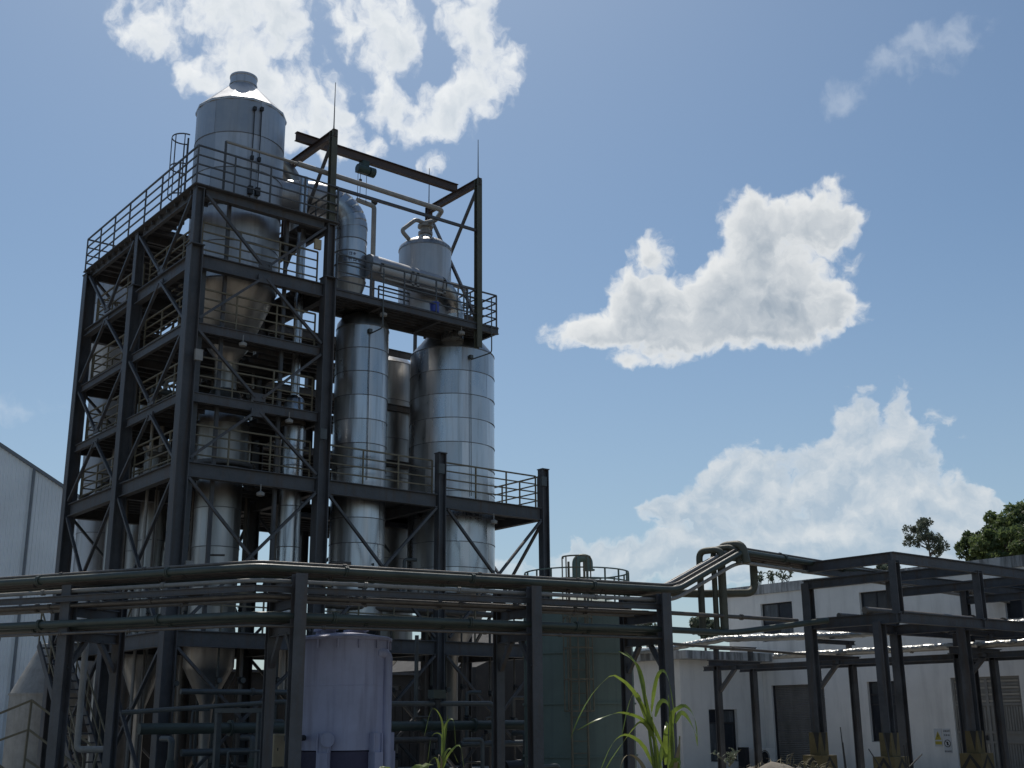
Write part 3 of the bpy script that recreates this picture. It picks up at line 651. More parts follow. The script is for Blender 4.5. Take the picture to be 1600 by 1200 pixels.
# ------------------------------------------------------------------ hoist gantry
gan = thing('hoist_gantry', 'rust-brown overhead hoist frame with lightning rods above the upper deck', 'gantry', (17.4, 30.62, 15))
XG, YM, YF = 23.24, 31.95, 33.64
for i, (x, y, z0, z1) in enumerate(((17.4, 30.62, 17.04, 20.32), (XG, 30.62, 14.1, 20.3), (17.4, YF, 17.1, 20.3), (XG, YF, 15.2, 20.3))):
    b = MB(); b.ibeam((x, y, z0), (x, y, z1), .2, .2, (0, 1, 0), .03); put('post', b, 'post' if y < 31 else 'crane', gan)
for x in (17.4, XG):
    b = MB(); b.ibeam((x, 30.5, 20.2), (x, YF + .1, 20.2), .16, .26); put('cross_beam', b, 'crane', gan)
    b = MB(); b.bar((x, 30.7, 19.95), (x, YF - .1, 16.4), .09); put('brace', b, 'steel', gan)
b = MB(); b.bar((XG, YF - .1, 19.9), (XG, 30.75, 15.2), .09); put('brace', b, 'steel', gan)
b = MB(); b.ibeam((16.75, YM, 20.46), (23.3, YM, 20.46), .17, .3); put('monorail', b, 'crane', gan)
b = MB(); b.bar((17.5, 30.62, 18.35), (XG - .05, 30.62, 18.35), .09); put('tie_strut', b, 'steel', gan)
for (x, y, h) in ((17.4, 30.62, 1.75), (XG, 30.62, 1.55), (XG, YF, 1.6)):
    b = MB(); b.tube([(x, y, 20.3), (x, y, 20.5), (x, y, 20.3 + h)], [.035, .022, .012], 6); put('lightning_rod', b, 'bluepipe', gan)
ho = thing('electric_hoist', 'dark green electric chain hoist hanging under the brown monorail', 'hoist', (19.4, YM, 20.3))
b = MB(); b.tube([(19.05, YM - .1, 19.98), (19.5, YM - .1, 19.98)], .14, 18); b.tube([(19.52, YM - .1, 19.97), (19.72, YM - .1, 19.97)], .17, 18); put('motor', b, 'hoist', ho, True)
b = MB(); b.box((19.15, YM - .02, 19.95), (19.6, YM + .2, 20.15)); b.box((19.25, YM - .15, 20.1), (19.5, YM + .15, 20.32)); put('trolley', b, 'hoist', ho)
b = MB()
for q in ((19.18, .05), (19.26, .02), (19.55, .1)): b.bar((q[0], YM + q[1], 19.95), (q[0], YM + q[1], 18.9), .014)
put('chain', b, 'blackmetal', ho)
b = MB(); b.cbox((19.26, YM + .02, 19.6), (.08, .08, .12)); put('hook_block', b, 'blackmetal', ho)

# ------------------------------------------------------------------ front pipe rack (bends towards the viewer)
A_, B_, C_, D_ = V((7.74, 27.49, 0)), V((10.92, 21.67, 0)), V((20.79, 20.0, 0)), V((3.2, 35.8, 0))
nL = V((.878, .479, 0)); nR = V((.167, .986, 0))
rack = thing('pipe_rack', 'dark grey steel pipe rack on posts crossing in front of the tower', 'pipe rack', (11.8, 21.4, 0))
RP = [(V((5.6, 31.42, 0)), nL), (V((8.85, 26.2, 0)), nL), (V((11.82, 21.5, 0)), nR), (V((17.2, 20.6, 0)), nR), (V((20.72, 20.02, 0)), nR)]
for i, (p, n) in enumerate(RP):
    q = p + n * 1.65; zt = 4.86
    b = MB(); b.ibeam(p, p + ZUP * zt, .25, .26, n, .025); put('post', b, 'steel', rack)
    b = MB(); b.ibeam(q, q + ZUP * 4.86, .2, .2, n, .025); put('post', b, 'steel', rack)
    for z in (4.74, 4.32, 3.8):
        b = MB(); b.ibeam(p + n * .14 + ZUP * z, q - n * .1 + ZUP * z, .13, .22); put('cross_arm', b, 'steel', rack)
    for (a, s_) in ((p, 1), (q, -1)):
        b = MB(); b.bar(a + n * s_ * .1 + ZUP * 3.1, a + n * s_ * .6 + ZUP * 3.7, .1); put('knee_brace', b, 'steel', rack)
def along(off_n, z):                                 # path of a line on the rack, offset across it
    mid_n = (nL + nR).normalized(); k = off_n / mid_n.dot(nR)
    return [D_ + nL * off_n + ZUP * z, B_ + mid_n * k + ZUP * z, C_ + nR * off_n + ZUP * z]
b = MB(); pts = along(.12, 4.55); b.ibeam(pts[0], pts[1], .1, .13, (0, 0, 1), .015); b.ibeam(pts[1], pts[2], .1, .13, (0, 0, 1), .015); put('runner_beam', b, 'steel', rack)
b = MB(); pts = along(1.5, 4.55); b.ibeam(pts[0], pts[1], .1, .13, (0, 0, 1), .015); b.ibeam(pts[1], pts[2], .1, .13, (0, 0, 1), .015); put('runner_beam', b, 'steel', rack)
def pipe(name, pts, r, mt, label, bend=.3, n=14, **k):
    b = MB(); b.tube(pts, r, n, bend); o = solo(name, b, mt, label, 'pipe', None, True, pts[0])
    for a, c_ in zip(pts, pts[1:]):
        L = (c_ - a).length
        if L > 4:
            for j in range(1, int(L / 3.1) + 1):
                q = a.lerp(c_, (j - .35 + .2 * math.sin(j * 3 + r * 90)) / (int(L / 3.1) + .5)); d = (c_ - a).normalized(); f = MB(); f.tube([q - d * .035, q - d * .006], r * 1.5, 14); f.tube([q + d * .006, q + d * .035], r * 1.5, 14); put('flange', f, mt, o)
    return o
UP1 = V((21.25, 19.95, 0)); RISE = V((23.38, 19.68, 0)); FAR = V((43.0, 21.9, 0))
def upper(off, z, lift=1.05):
    p = along(off, z); o = nR * off
    return p[:2] + [UP1 + o * .9 + ZUP * z, RISE + o * .8 + ZUP * (z + lift), FAR + V((0, off * .8, 0)) + ZUP * (z + lift)]
pipe('rack_pipe', upper(.16, 4.98), .072, 'greenpipe', 'thick green-brown pipe along the top front edge of the rack', .25)
pipe('rack_pipe', upper(.52, 4.97), .06, 'brownpipe', 'brown pipe lying just behind the thick front pipe on the rack top', .25)
pipe('rack_pipe', upper(.85, 4.98), .08, 'brownpipe', 'second thick brown pipe in the middle of the rack top', .25)
pipe('rack_pipe', upper(1.25, 4.95), .055, 'greenpipe', 'thin dark green pipe at the rear edge of the rack top', .25)
pipe('rack_pipe', upper(.36, 4.74, 1.06), .045, 'whitepipe', 'slim pale pipe slung under the top pipes of the rack', .4)
for off, z, r_, mt_, lab in ((.30, 5.1, .035, 'brownpipe', 'thin brown line resting on top of the rack pipes near the front'), (.68, 5.12, .045, 'whitepipe', 'thin pale line resting between the thick pipes on the rack top'), (1.05, 5.08, .04, 'brownpipe', 'thin brown line near the rear of the rack top')):
    pipe('rack_pipe', upper(off, z), r_, mt_, lab, .25, 10)
for off, z, r_, mt_, lab in ((.28, 4.42, .04, 'brownpipe', 'thin brown pipe on the middle tier of the rack'), (.75, 4.46, .06, 'brownpipe', 'brown pipe along the centre of the middle rack tier'), (1.2, 4.44, .05, 'whitepipe', 'pale pipe at the rear of the middle rack tier'), (.66, 3.97, .05, 'brownpipe', 'thin brown pipe in the lower rack tier behind the green pipes'), (1.3, 3.99, .07, 'greenpipe', 'green pipe at the rear of the lower rack tier')):
    pipe('rack_pipe', along(off, z), r_, mt_, lab, .3, 10)
pipe('rack_pipe', along(.14, 4.03) + [V((23.4, 20.3, 4.05)), V((26.4, 19.6, 4.45)), V((26.65, 17.9, 4.7))][:2], .075, 'greenpipe', 'green pipe along the lower front edge of the rack', .5)
pipe('rack_pipe', along(.45, 3.97), .05, 'greenpipe', 'thin green pipe behind the lower front pipe', .4)
pipe('rack_pipe', along(.1, 3.82), .028, 'brownpipe', 'very thin brown conduit under the lower green pipe', .3)
pipe('rack_pipe', along(.95, 4.0), .07, 'brownpipe', 'dull brown pipe in the middle of the lower rack tier', .4)
b = MB(); b.box((22.7, 20.2, 4.24), (28.4, 20.32, 4.30)); b2 = [V((21.0, 20.2, 3.9)), V((26.6, 20.3, 3.9))]
pipe('rack_pipe', [V((21.0, 20.35, 4.45)), V((26.3, 20.5, 4.5))], .05, 'brownpipe', 'thin brown pipe spanning between the front rack and the right frame')
# expansion loops standing on the rack
for i, (x0, y0, r, lab) in enumerate(((22.95, 20.85, .085, 'leftmost of the upright olive pipe bends beside the sloping rack pipes'), (23.2, 20.6, .07, 'thinner upright olive pipe bend between two thicker ones'), (23.32, 20.45, .105, 'thickest upright olive pipe bend beside the sloping rack pipes'))):
    pipe('pipe_loop', [V((x0, y0, 4.05)), V((x0, y0, 6.12 + .06 * i)), V((x0 + .12, y0 - .62, 6.12 + .06 * i)), V((x0 + .14, y0 - .72, 5.75))], r, 'post', lab, .2)
pipe('pipe_loop', [V((24.75, 20.6, 6.2)), V((24.75, 20.6, 5.15)), V((22.9, 20.95, 5.05)), V((20.9, 21.0, 5.0))], .1, 'post', 'bent olive pipe dropping from the rack and turning left', .3)
# brackets on posts at the far left
lb = thing('bracket_stand', 'small grey box frame fixed beyond the left rack post', 'frame', (5, 33, 3))
for z in (3.3, 4.4): b = MB(); b.bar((6.6, 33.2, z), (8.4, 30.5, z), .18, .24); put('beam', b, 'steel', lb)
b = MB(); b.bar((7.1, 32.5, 0), (7.1, 32.5, 4.4), .2); put('post', b, 'steel', lb)
pipe('left_pipe', [V((2.0, 40, 3.95)), V((8.6, 30.2, 3.95))], .1, 'whitepipe', 'grey-green horizontal pipe at the far left below the rack')

# ------------------------------------------------------------------ right-hand pipe frame
fr = thing('pipe_trestle', 'dark two-tier steel frame on posts in front of the white building', 'pipe rack', (26.7, 17.65, 0))
FX = (26.7, 30.6, 34.5, 38.2); Y0f, Y1f, YL = 17.65, 20.4, 18.25
for i, x in enumerate(FX):
    for y in (YL, Y1f):
        b = MB(); b.ibeam((x, y, 0), (x, y, 4.34 if (i or y < 20) else 5.5), .24, .24, (1, 0, 0), .025); put('post', b, 'steel', fr)
    for y in (Y0f, Y1f):
        if i == 0 and y == Y1f: continue
        b = MB(); b.ibeam((x, y, 4.5), (x, y, 5.84), .21, .21, (1, 0, 0), .025); put('upper_post', b, 'steel', fr)
    for z, h in ((4.41, .28), (5.46, .24), (5.92, .28)):
        b = MB(); b.ibeam((x, Y0f - (.0 if z > 5 else .08), z), (x, Y1f + .1, z), .16, h); put('cross_beam', b, 'steel', fr)
for a in range(3):
    for y, z in ((Y0f, 5.92), (Y1f, 5.92), (Y0f, 4.42), (Y1f, 4.42)):
        b = MB(); b.ibeam((FX[a] - (.1 if a == 0 else -.07), y, z - .005), (FX[a + 1] + .07, y, z - .005), .15, .28); put('runner_beam', b, 'steel', fr)
pipe('frame_pipe', [V((26.5, 18.5, 4.64)), V((39.0, 18.6, 4.62))], .09, 'brownpipe', 'dull brown pipe on the lower tier of the right frame')
pipe('frame_pipe', [V((26.9, 19.6, 4.6)), V((39.0, 19.7, 4.6))], .07, 'brownpipe', 'slimmer brown pipe behind on the lower tier of the right frame')
# foil-wrapped lines on low portals
pr = thing('low_pipe_support', 'row of low dark portal frames carrying the foil-wrapped pipes', 'pipe support', (33, 24, 0))
for i, y in enumerate((28.6, 24.4, 19.4, 16.0)):
    for x in (32.1, 34.0):
        b = MB(); b.ibeam((x, y, 0), (x, y, 3.72), .2, .2, (0, 1, 0), .025); put('post', b, 'steel', pr)
    b = MB(); b.ibeam((31.7, y, 3.83), (34.4, y, 3.83), .16, .2); put('cross_beam', b, 'steel', pr)
    b = MB(); b.bar((32.1, y - .9, 3.7), (32.1, y - .1, 2.9), .12); put('knee_brace', b, 'steel', pr)
    b = MB(); b.bar((32.1, y, 3.95), (32.1, y, 4.36), .14); b.bar((33.9, y, 3.95), (33.9, y, 4.36), .14); put('stub_post', b, 'steel', pr)
    b = MB(); b.ibeam((31.8, y, 4.36), (34.2, y, 4.36), .12, .14); put('cross_beam', b, 'steel', pr)
for x in (32.1, 34.0): b = MB(); b.ibeam((x, 14, 3.66), (x, 29.2, 3.66), .12, .16); put('runner_beam', b, 'steel', pr)
def foil(pts, r, label):
    pts = [V(p) for p in pts]; q = []; rs = []; rnd = random.Random(len(pts) * 7 + int(r * 1000))
    for a, b_ in zip(pts, pts[1:]):
        n = max(2, int((b_ - a).length / .16))
        for k in range(n): q.append(a.lerp(b_, k / n) + V((rnd.uniform(-.008, .008), 0, rnd.uniform(-.01, .01)))); rs.append(r * rnd.uniform(.9, 1.07))
    q.append(pts[-1]); rs.append(r); b = MB(); b.tube(q, rs, 12)
    solo('insulated_pipe', b, 'foil', label, 'pipe', None, False, pts[0])
foil([(34.3, 34.6, 4.58), (33.2, 31.6, 4.56), (33.0, 29.0, 4.72), (33.0, 24.0, 4.56), (33.0, 12, 4.52)], .12, 'wrinkled foil-wrapped pipe, the upper of the two bright lines before the white wall')
foil([(33.3, 27.0, 4.05), (33.3, 12, 4.03)], .09, 'smoother silver pipe, the lower of the two bright lines before the white wall')
pipe('support_pipe', [V((33.7, 27.4, 4.02)), V((33.7, 12, 4.0))], .07, 'whitepipe', 'grey pipe lying behind the lower silver pipe')
pipe('thin_line', [V((21.2, 20.3, 3.72)), V((27.3, 21.0, 3.66)), V((27.3, 21.0, 4.15))], .035, 'brownpipe', 'thin brown line sagging below the green pipe towards the right frame', .1)

# ------------------------------------------------------------------ lavender tank
cp_ = V((14.1, 23.5, 0)); RT = 1.0
lt = thing('lavender_tank', 'lavender painted cylindrical tank with side pipe in front of the tower', 'tank', cp_)
b = MB(); b.lathe(cp_, [(RT, 1.4), (RT, 2.72), (RT + .006, 2.725), (RT + .006, 2.745), (RT, 2.75), (RT, 3.74)], 64); put('shell', b, 'purple', lt, True)
b = MB(); b.lathe(cp_, [(RT + .05, 3.70), (RT + .06, 3.71), (RT + .06, 3.76), (RT, 3.79), (.4, 3.88), (.1, 3.9)], 56); put('roof', b, 'purple', lt, True)
for k in range(14):
    a = k * 2 * math.pi / 14; b = MB(); d = V((math.cos(a), math.sin(a), 0)); b.bar(cp_ + d * (RT + .03) + ZUP * 3.52, cp_ + d * (RT + .03) + ZUP * 3.70, .035); put('gusset', b, 'purple', lt)
for k in range(7):
    a = .4 + k * 2 * math.pi / 7; d = V((math.cos(a), math.sin(a), 0)); b = MB(); z0, z1 = ((1.4, 2.72), (2.75, 3.7))[k % 2]; b.bar(cp_ + d * RT + ZUP * z0, cp_ + d * RT + ZUP * z1, .018, .012, d); put('weld_seam', b, 'purple', lt)
b = MB(); aa = math.atan2(TO_CAM(cp_).y, TO_CAM(cp_).x) - .25
d = V((math.cos(aa), math.sin(aa), 0)); t_ = d.cross(ZUP); b.tube([cp_ + d * (RT - .05) + ZUP * 1.62, cp_ + d * (RT + .16) + ZUP * 1.62], .1, 16); b.tube([cp_ + d * (RT + .13) + ZUP * 1.62, cp_ + d * (RT + .17) + ZUP * 1.62], .15, 16); put('hand_hole', b, 'purple', lt, True)
cd = TO_CAM(cp_); sd = V((-cd.y, cd.x, 0))           # sd points to the viewer's left-hand side... cd towards viewer
for u, w, r in ((-.15, -.5, .14), (.3, -.35, .16), (.1, .3, .18), (-.45, .15, .13)):
    p = cp_ + cd * u + sd * w; b = MB(); b.lathe(p, [(r, 3.78), (r, 3.93), (r + .05, 3.93), (r + .05, 3.98), (r * .9, 3.99)], 20); put('nozzle', b, 'purple', lt)
sR = sd if sd.dot(RIGHT_H) > 0 else -sd
p = cp_ + sR * (RT + .02) * .94 + cd * .42
b = MB(); b.tube([cp_ + sR * .7 + cd * .6 + ZUP * 3.42, p + ZUP * 3.42, p + ZUP * .1], .105, 16, .16); put('overflow_pipe', b, 'purple', lt, True)
b = MB(); b.lathe(cp_, [(RT * .97, .02), (RT * .97, 1.38)], 40); put('plinth', b, 'purpledark', lt, True)
for a in (-.35, -1.35, .75, 1.7):
    d = (cd * math.cos(a) + sR * math.sin(a)); q = cp_ + d * (RT + .07)
    b = MB(); b.bar(q + ZUP * .02, q + ZUP * 1.36, .24, .2, d); b.bar(q + ZUP * 1.36, q + ZUP * 1.75, .26, .05, d)
    for s in (-1, 1): t = d.cross(ZUP); b.bar(q + t * .12 * s + ZUP * 1.36, q + t * .12 * s + ZUP * 1.75, .025, .14, d)
    put('leg', b, 'purple', lt)
q = cp_ + cd * (RT * .72) - sR * (RT * .78)
b = MB(); b.tube([q + ZUP * 1.66, q + (cd * .5 - sR * .5) * .6 + ZUP * 1.66], .06, 12); b.lathe(q + (cd * .5 - sR * .5) * .6, [(.1, 1.6), (.11, 1.63), (.11, 1.7), (.05, 1.78), (.04, 1.86)], 12); put('drain_valve', b, 'blackmetal', lt)

# ------------------------------------------------------------------ green-grey storage tank
cg = V((22.75, 25.35, 0)); RG = 1.52
gt = thing('green_storage_tank', 'large green-grey storage tank with caged ladder and railed roof', 'tank', cg)
for i, (z0, z1) in enumerate(((0, 1.05), (1.05, 2.4), (2.4, 3.72), (3.72, 5.02))):
    b = MB(); b.lathe(cg, [(RG, z0), (RG, z1)], 64, False); put('shell_course', b, 'gtank', gt, True)
    bb = MB(); bb.ring(cg, RG + .02, z1, .05, .05, 64); put('stiffener_ring', bb, 'gtank', gt)
b = MB(); b.lathe(cg, [(RG + .03, 5.02), (.3, 5.36), (.05, 5.38)], 48); put('cone_roof', b, 'gtank', gt, True)
cd = TO_CAM(cg); aG = math.atan2(cd.y, cd.x)
b = MB()
for z in (5.35, 5.7, 5.98): b.ring(cg, RG - .05, z, .03, .035, 56)
for k in range(18): a = k * 2 * math.pi / 18; q = cg + V((math.cos(a), math.sin(a), 0)) * (RG - .05); b.bar(q + ZUP * 5.02, q + ZUP * 5.98, .035)
put('roof_railing', b, 'gtank', gt)
lp = cg + V((math.cos(aG + .0), math.sin(aG + .0), 0)) * (RG + .2)
ld = MB(); ladder(ld, lp, (math.cos(aG), math.sin(aG), 0), .1, 6.1, .42, (2.2, 6.2)); put('caged_ladder', ld, 'rail', gt)
b = MB()
for z in (.8, 2.0, 3.2, 4.4):
    for s in (-.21, .21): t = V((-math.sin(aG), math.cos(aG), 0)); b.bar(lp + t * s + ZUP * z, lp + t * s - V((math.cos(aG), math.sin(aG), 0)) * .22 + ZUP * z, .03)
put('ladder_bracket', b, 'gtank', gt)
b = MB(); b.tube([cg + ZUP * 5.3, cg + ZUP * 6.42, cg + sR * .36 + ZUP * 6.42, cg + sR * .36 + ZUP * 6.1], .12, 16, .22); put('gooseneck_vent', b, 'gtank', gt, True)
b = MB(); b.lathe(cg + sR * .36, [(.17, 6.06), (.17, 6.1)], 16); put('vent_hood', b, 'gtank', gt)
p = cg + cd * .55 + sR * .35; b = MB(); b.lathe(p, [(.2, 5.15), (.2, 5.42), (.24, 5.42), (.24, 5.47), (.1, 5.48)], 18); put('roof_manhole', b, 'gtank', gt)

# ------------------------------------------------------------------ the white building
XW = 39.53
def wall_holes(mb, axis, pos, t, a0, a1, z0, z1, holes):
    """thick wall with rectangular openings; axis 'x' = plane X=pos spanning Y, axis 'y' = plane Y=pos spanning X"""
    A = sorted({a0, a1, *[h[0] for h in holes], *[h[1] for h in holes]}); Z = sorted({z0, z1, *[h[2] for h in holes], *[h[3] for h in holes]})
    for i in range(len(A) - 1):
        for j in range(len(Z) - 1):
            ca, cz = (A[i] + A[i + 1]) / 2, (Z[j] + Z[j + 1]) / 2
            if any(h[0] < ca < h[1] and h[2] < cz < h[3] for h in holes): continue
            if axis == 'x': mb.box((pos, A[i], Z[j]), (pos + t, A[i + 1], Z[j + 1]))
            else: mb.box((A[i], pos, Z[j]), (A[i + 1], pos + t, Z[j + 1]))
    return mb
HW = dict(w1=(31.03, 32.66, 5.0, 6.55), w3=(26.45, 27.8, 5.15, 6.62), w4=(20.2, 21.9, 5.2, 6.5), rol=(29.76, 32.36, 0, 3.26), w2=(26.2, 27.78, 1.1, 3.28), dr=(21.69, 24.28, 0, 3.32), w5=(14, 16, 5.2, 6.6))
bld = thing('white_building', 'two-storey white plastered building with stained parapet behind the right frame', 'building', (XW, 20, 0))
put('front_wall', wall_holes(MB(), 'x', XW, .28, 5, 34.45, 0, 6.95, list(HW.values())), 'white', bld)
b = MB(); b.box((XW + .282, 34.2, 0), (55, 34.45, 6.95)); put('end_wall', b, 'white', bld)
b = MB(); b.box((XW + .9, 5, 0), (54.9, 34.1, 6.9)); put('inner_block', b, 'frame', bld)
b = MB(); b.box((XW - .06, 4.9, 6.953), (XW + .26, 34.5, 7.34)); b.box((XW + .262, 34.22, 6.953), (55, 34.5, 7.34)); put('parapet', b, 'parapet', bld)
b = MB(); b.box((XW + .285, 5, 6.9), (55, 34.19, 7.0)); put('roof_slab', b, 'concrete', bld)
def window(par, axis, pos, h, cols, rows, gm='glass', depth=.13, fw=.06):
    a0, a1, z0, z1 = h; P3 = (lambda a, d, z: (pos + d, a, z)) if axis == 'x' else (lambda a, d, z: (a, pos + d, z))
    def bx(mb, aa, ab, za, zb, d0, d1):
        p, q = P3(aa, d0, za), P3(ab, d1, zb); mb.box([min(u, w) for u, w in zip(p, q)], [max(u, w) for u, w in zip(p, q)])
    f = MB(); bx(f, a0, a1, z0, z0 + fw, depth, depth + .06); bx(f, a0, a1, z1 - fw, z1, depth, depth + .06)
    bx(f, a0, a0 + fw, z0 + fw, z1 - fw, depth, depth + .06); bx(f, a1 - fw, a1, z0 + fw, z1 - fw, depth, depth + .06)
    A = [a0 + (a1 - a0) * c_ for c_ in cols]; Z = [z0 + (z1 - z0) * r_ for r_ in rows]
    for a in A[1:-1]: bx(f, a - fw / 2, a + fw / 2, z0 + fw, z1 - fw, depth + .003, depth + .057)
    for z in Z[1:-1]: bx(f, a0 + fw, a1 - fw, z - fw / 2, z + fw / 2, depth + .006, depth + .054)
    o = put('window', f, 'frame', par)
    for i in range(len(A) - 1):
        for j in range(len(Z) - 1):
            p = MB(); bx(p, A[i] + .02, A[i + 1] - .02, Z[j] + .02, Z[j + 1] - .02, depth + .025, depth + .035); put('pane', p, gm if (i + j) % 2 == 0 else 'glass', o)
    s = MB(); bx(s, a0 + .003, a1 - .003, z0 - .0, z0 + .03, .01, depth); put('sill', s, 'parapet', o)
    return o
window(bld, 'x', XW, HW['w1'], (0, .5, 1), (0, .5, 1), 'glass2'); window(bld, 'x', XW, HW['w3'], (0, .5, 1), (0, 1)); window(bld, 'x', XW, HW['w4'], (0, .5, 1), (0, 1)); window(bld, 'x', XW, HW['w5'], (0, .5, 1), (0, 1))
window(bld, 'x', XW, HW['w2'], (0, .62, 1), (0, .62, .78, 1), 'glass')
# roller shutter
y0, y1, _, zt = HW['rol']
b = MB(); n = 46
for k in range(n):
    z = k * zt / n; h = zt / n
    b.add([(XW + .16, y0, z), (XW + .16, y1, z), (XW + .135, y1, z + h * .5), (XW + .135, y0, z + h * .5), (XW + .165, y1, z + h * .98), (XW + .165, y0, z + h * .98)], [(0, 1, 2, 3), (3, 2, 4, 5)])
o = put('roller_shutter', b, 'shutter', bld)
for yy in (y0, y1 - .07): b = MB(); b.box((XW + .1, yy, 0), (XW + .16, yy + .07, zt)); put('guide_rail', b, 'frame', o)
# panel door
y0, y1, _, zt = HW['dr']
dr = put('panel_door', MB().box((XW + .12, y0, 0), (XW + .18, y1, zt)), 'door', bld)
b = MB()
for (a, c_) in ((y0, y0 + .08), (y1 - .08, y1), ((y0 + y1) / 2 - .05, (y0 + y1) / 2 + .05)): b.box((XW + .07, a, 0), (XW + .119, c_, zt))
for z in (zt - .08, 2.35, 1.42, 1.1): b.box((XW + .073, y0 + .083, z), (XW + .117, y1 - .083, z + .08))
put('door_frame', b, 'door', dr)
for k in range(7): b = MB(); z = 2.47 + k * .112; b.box((XW + .085, y0 + .1, z), (XW + .118, y1 - .1, z + .06)); put('louvre_slat', b, 'door' if k % 2 else 'doorlow', dr)
for half in (0, 1):
    ya = y0 + .1 + half * (y1 - y0) / 2; wd = (y1 - y0) / 2 - .2
    for k in range(11):
        y = ya + wd * (k + .5) / 11
        b = MB(); b.box((XW + .095, y - wd / 33, 1.52), (XW + .118, y + wd / 33, 2.33)); put('panel_rib', b, 'door', dr)
        b = MB(); b.box((XW + .095, y - wd / 30, .1), (XW + .118, y + wd / 30, 1.08)); put('panel_rib', b, 'doorlow' if half else 'door', dr)
b = MB(); b.box((XW + .04, (y0 + y1) / 2 + .12, 1.2), (XW + .07, (y0 + y1) / 2 + .2, 1.36)); put('handle', b, 'blackmetal', dr)
# annex
YA = 32.79; XA = 34.66
an = thing('annex_building', 'low white annex with flat stained roof slab against the two-storey building', 'building', (XA, YA, 0))
hole = (36.19, 37.84, .36, 2.33)
put('front_wall', wall_holes(MB(), 'y', YA, .25, XA, XW - .01, 0, 4.2, [hole]), 'white', an)
b = MB(); b.box((XA, YA + .252, 0), (XA + .25, 40, 4.2)); put('side_wall', b, 'white', an)
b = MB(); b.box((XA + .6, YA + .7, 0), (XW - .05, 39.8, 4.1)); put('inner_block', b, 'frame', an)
b = MB(); b.box((XA - .28, YA - .62, 4.203), (XW - .07, 40.3, 4.52)); put('roof_slab', b, 'parapet', an)
window(an, 'y', YA, hole, (0, .42, 1), (0, .74, 1), 'glass2')
b = MB(); b.box((XA + .02, YA + .1, 4.522), (XA + .1, 40, 4.62)); put('kerb', b, 'parapet', an)
# lean-to roofs behind the annex
bb_ = thing('rear_shed', 'low grey pitched shed roof behind the annex', 'building', (37, 46, 0))
b = MB(); b.prism([(-5.2, 0), (5.2, 0), (5.2, 4.3), (0, 6.4), (-5.2, 4.3)], (38.5, 44, 0), (38.5, 56, 0)); put('body', b, 'brick', bb_)
# signs on the wall
def sign(name, y0, y1, z0, z1, label):
    s = thing(name, label, 'sign', (XW, (y0 + y1) / 2, (z0 + z1) / 2), None); b = MB(); b.box((XW - .02, y0, z0), (XW - .004, y1, z1)); put('plate', b, 'signw', s); return s
s1 = sign('warning_sign', 24.83, 25.13, .98, 1.58, 'white notice plate with yellow warning triangle left of the panel door')
b = MB(); yc = 24.98
b.add([(XW - .024, yc - .13, 1.2), (XW - .024, yc + .13, 1.2), (XW - .024, yc, 1.5)], [(0, 1, 2)]); put('triangle', b, 'signy', s1)
b = MB(); b.add([(XW - .028, yc - .012, 1.25), (XW - .028, yc + .03, 1.34), (XW - .028, yc - .005, 1.34), (XW - .028, yc + .012, 1.43), (XW - .028, yc - .03, 1.33), (XW - .028, yc + .004, 1.33)], [(0, 1, 2), (3, 4, 5)]); 
for k in range(3): pass
put('bolt_symbol', b, 'signk', s1)
b = MB(); b.box((XW - .026, yc - .13, 1.04), (XW - .021, yc + .13, 1.15)); put('text_strip', b, 'signy', s1)
s2 = sign('prohibition_sign', 24.48, 24.78, .76, 1.58, 'white notice plate with lettering above a round prohibition symbol beside the panel door')
rnd = random.Random(4); b = MB()
def glyph(mb, y, z, s_):
    for st in range(7):
        if st % 2: u = rnd.uniform(-.4, .35) * s_; mb.box((XW - .026, y + u, z - .42 * s_), (XW - .022, y + u + .1 * s_, z + .42 * s_))
        else: w = rnd.uniform(-.45, .38) * s_; mb.box((XW - .0265, y - .42 * s_, z + w), (XW - .0225, y + .42 * s_, z + w + .09 * s_))
for k in range(4): glyph(b, 24.73 - k * .07, 1.5, .06)
for k in range(3): glyph(b, 24.71 - k * .08, 1.36, .065)
for k in range(5): glyph(b, 24.74 - k * .055, .82, .05)
put('lettering', b, 'signk', s2)
b = MB(); yc, zc = 24.63, 1.08
for k in range(24):
    a, a2 = k * math.pi / 12, (k + 1) * math.pi / 12
    b.add([(XW - .024, yc + .13 * math.cos(a), zc + .13 * math.sin(a)), (XW - .024, yc + .13 * math.cos(a2), zc + .13 * math.sin(a2)), (XW - .024, yc + .105 * math.cos(a2), zc + .105 * math.sin(a2)), (XW - .024, yc + .105 * math.cos(a), zc + .105 * math.sin(a))], [(0, 1, 2, 3)])
b.add([(XW - .0245, yc + .08, zc + .07), (XW - .0245, yc + .065, zc + .085), (XW - .0245, yc - .08, zc - .07), (XW - .0245, yc - .065, zc - .085)], [(0, 1, 2, 3)]); b.box((XW - .026, yc - .03, zc - .06), (XW - .023, yc + .03, zc + .06))
put('prohibition_ring', b, 'signk', s2)
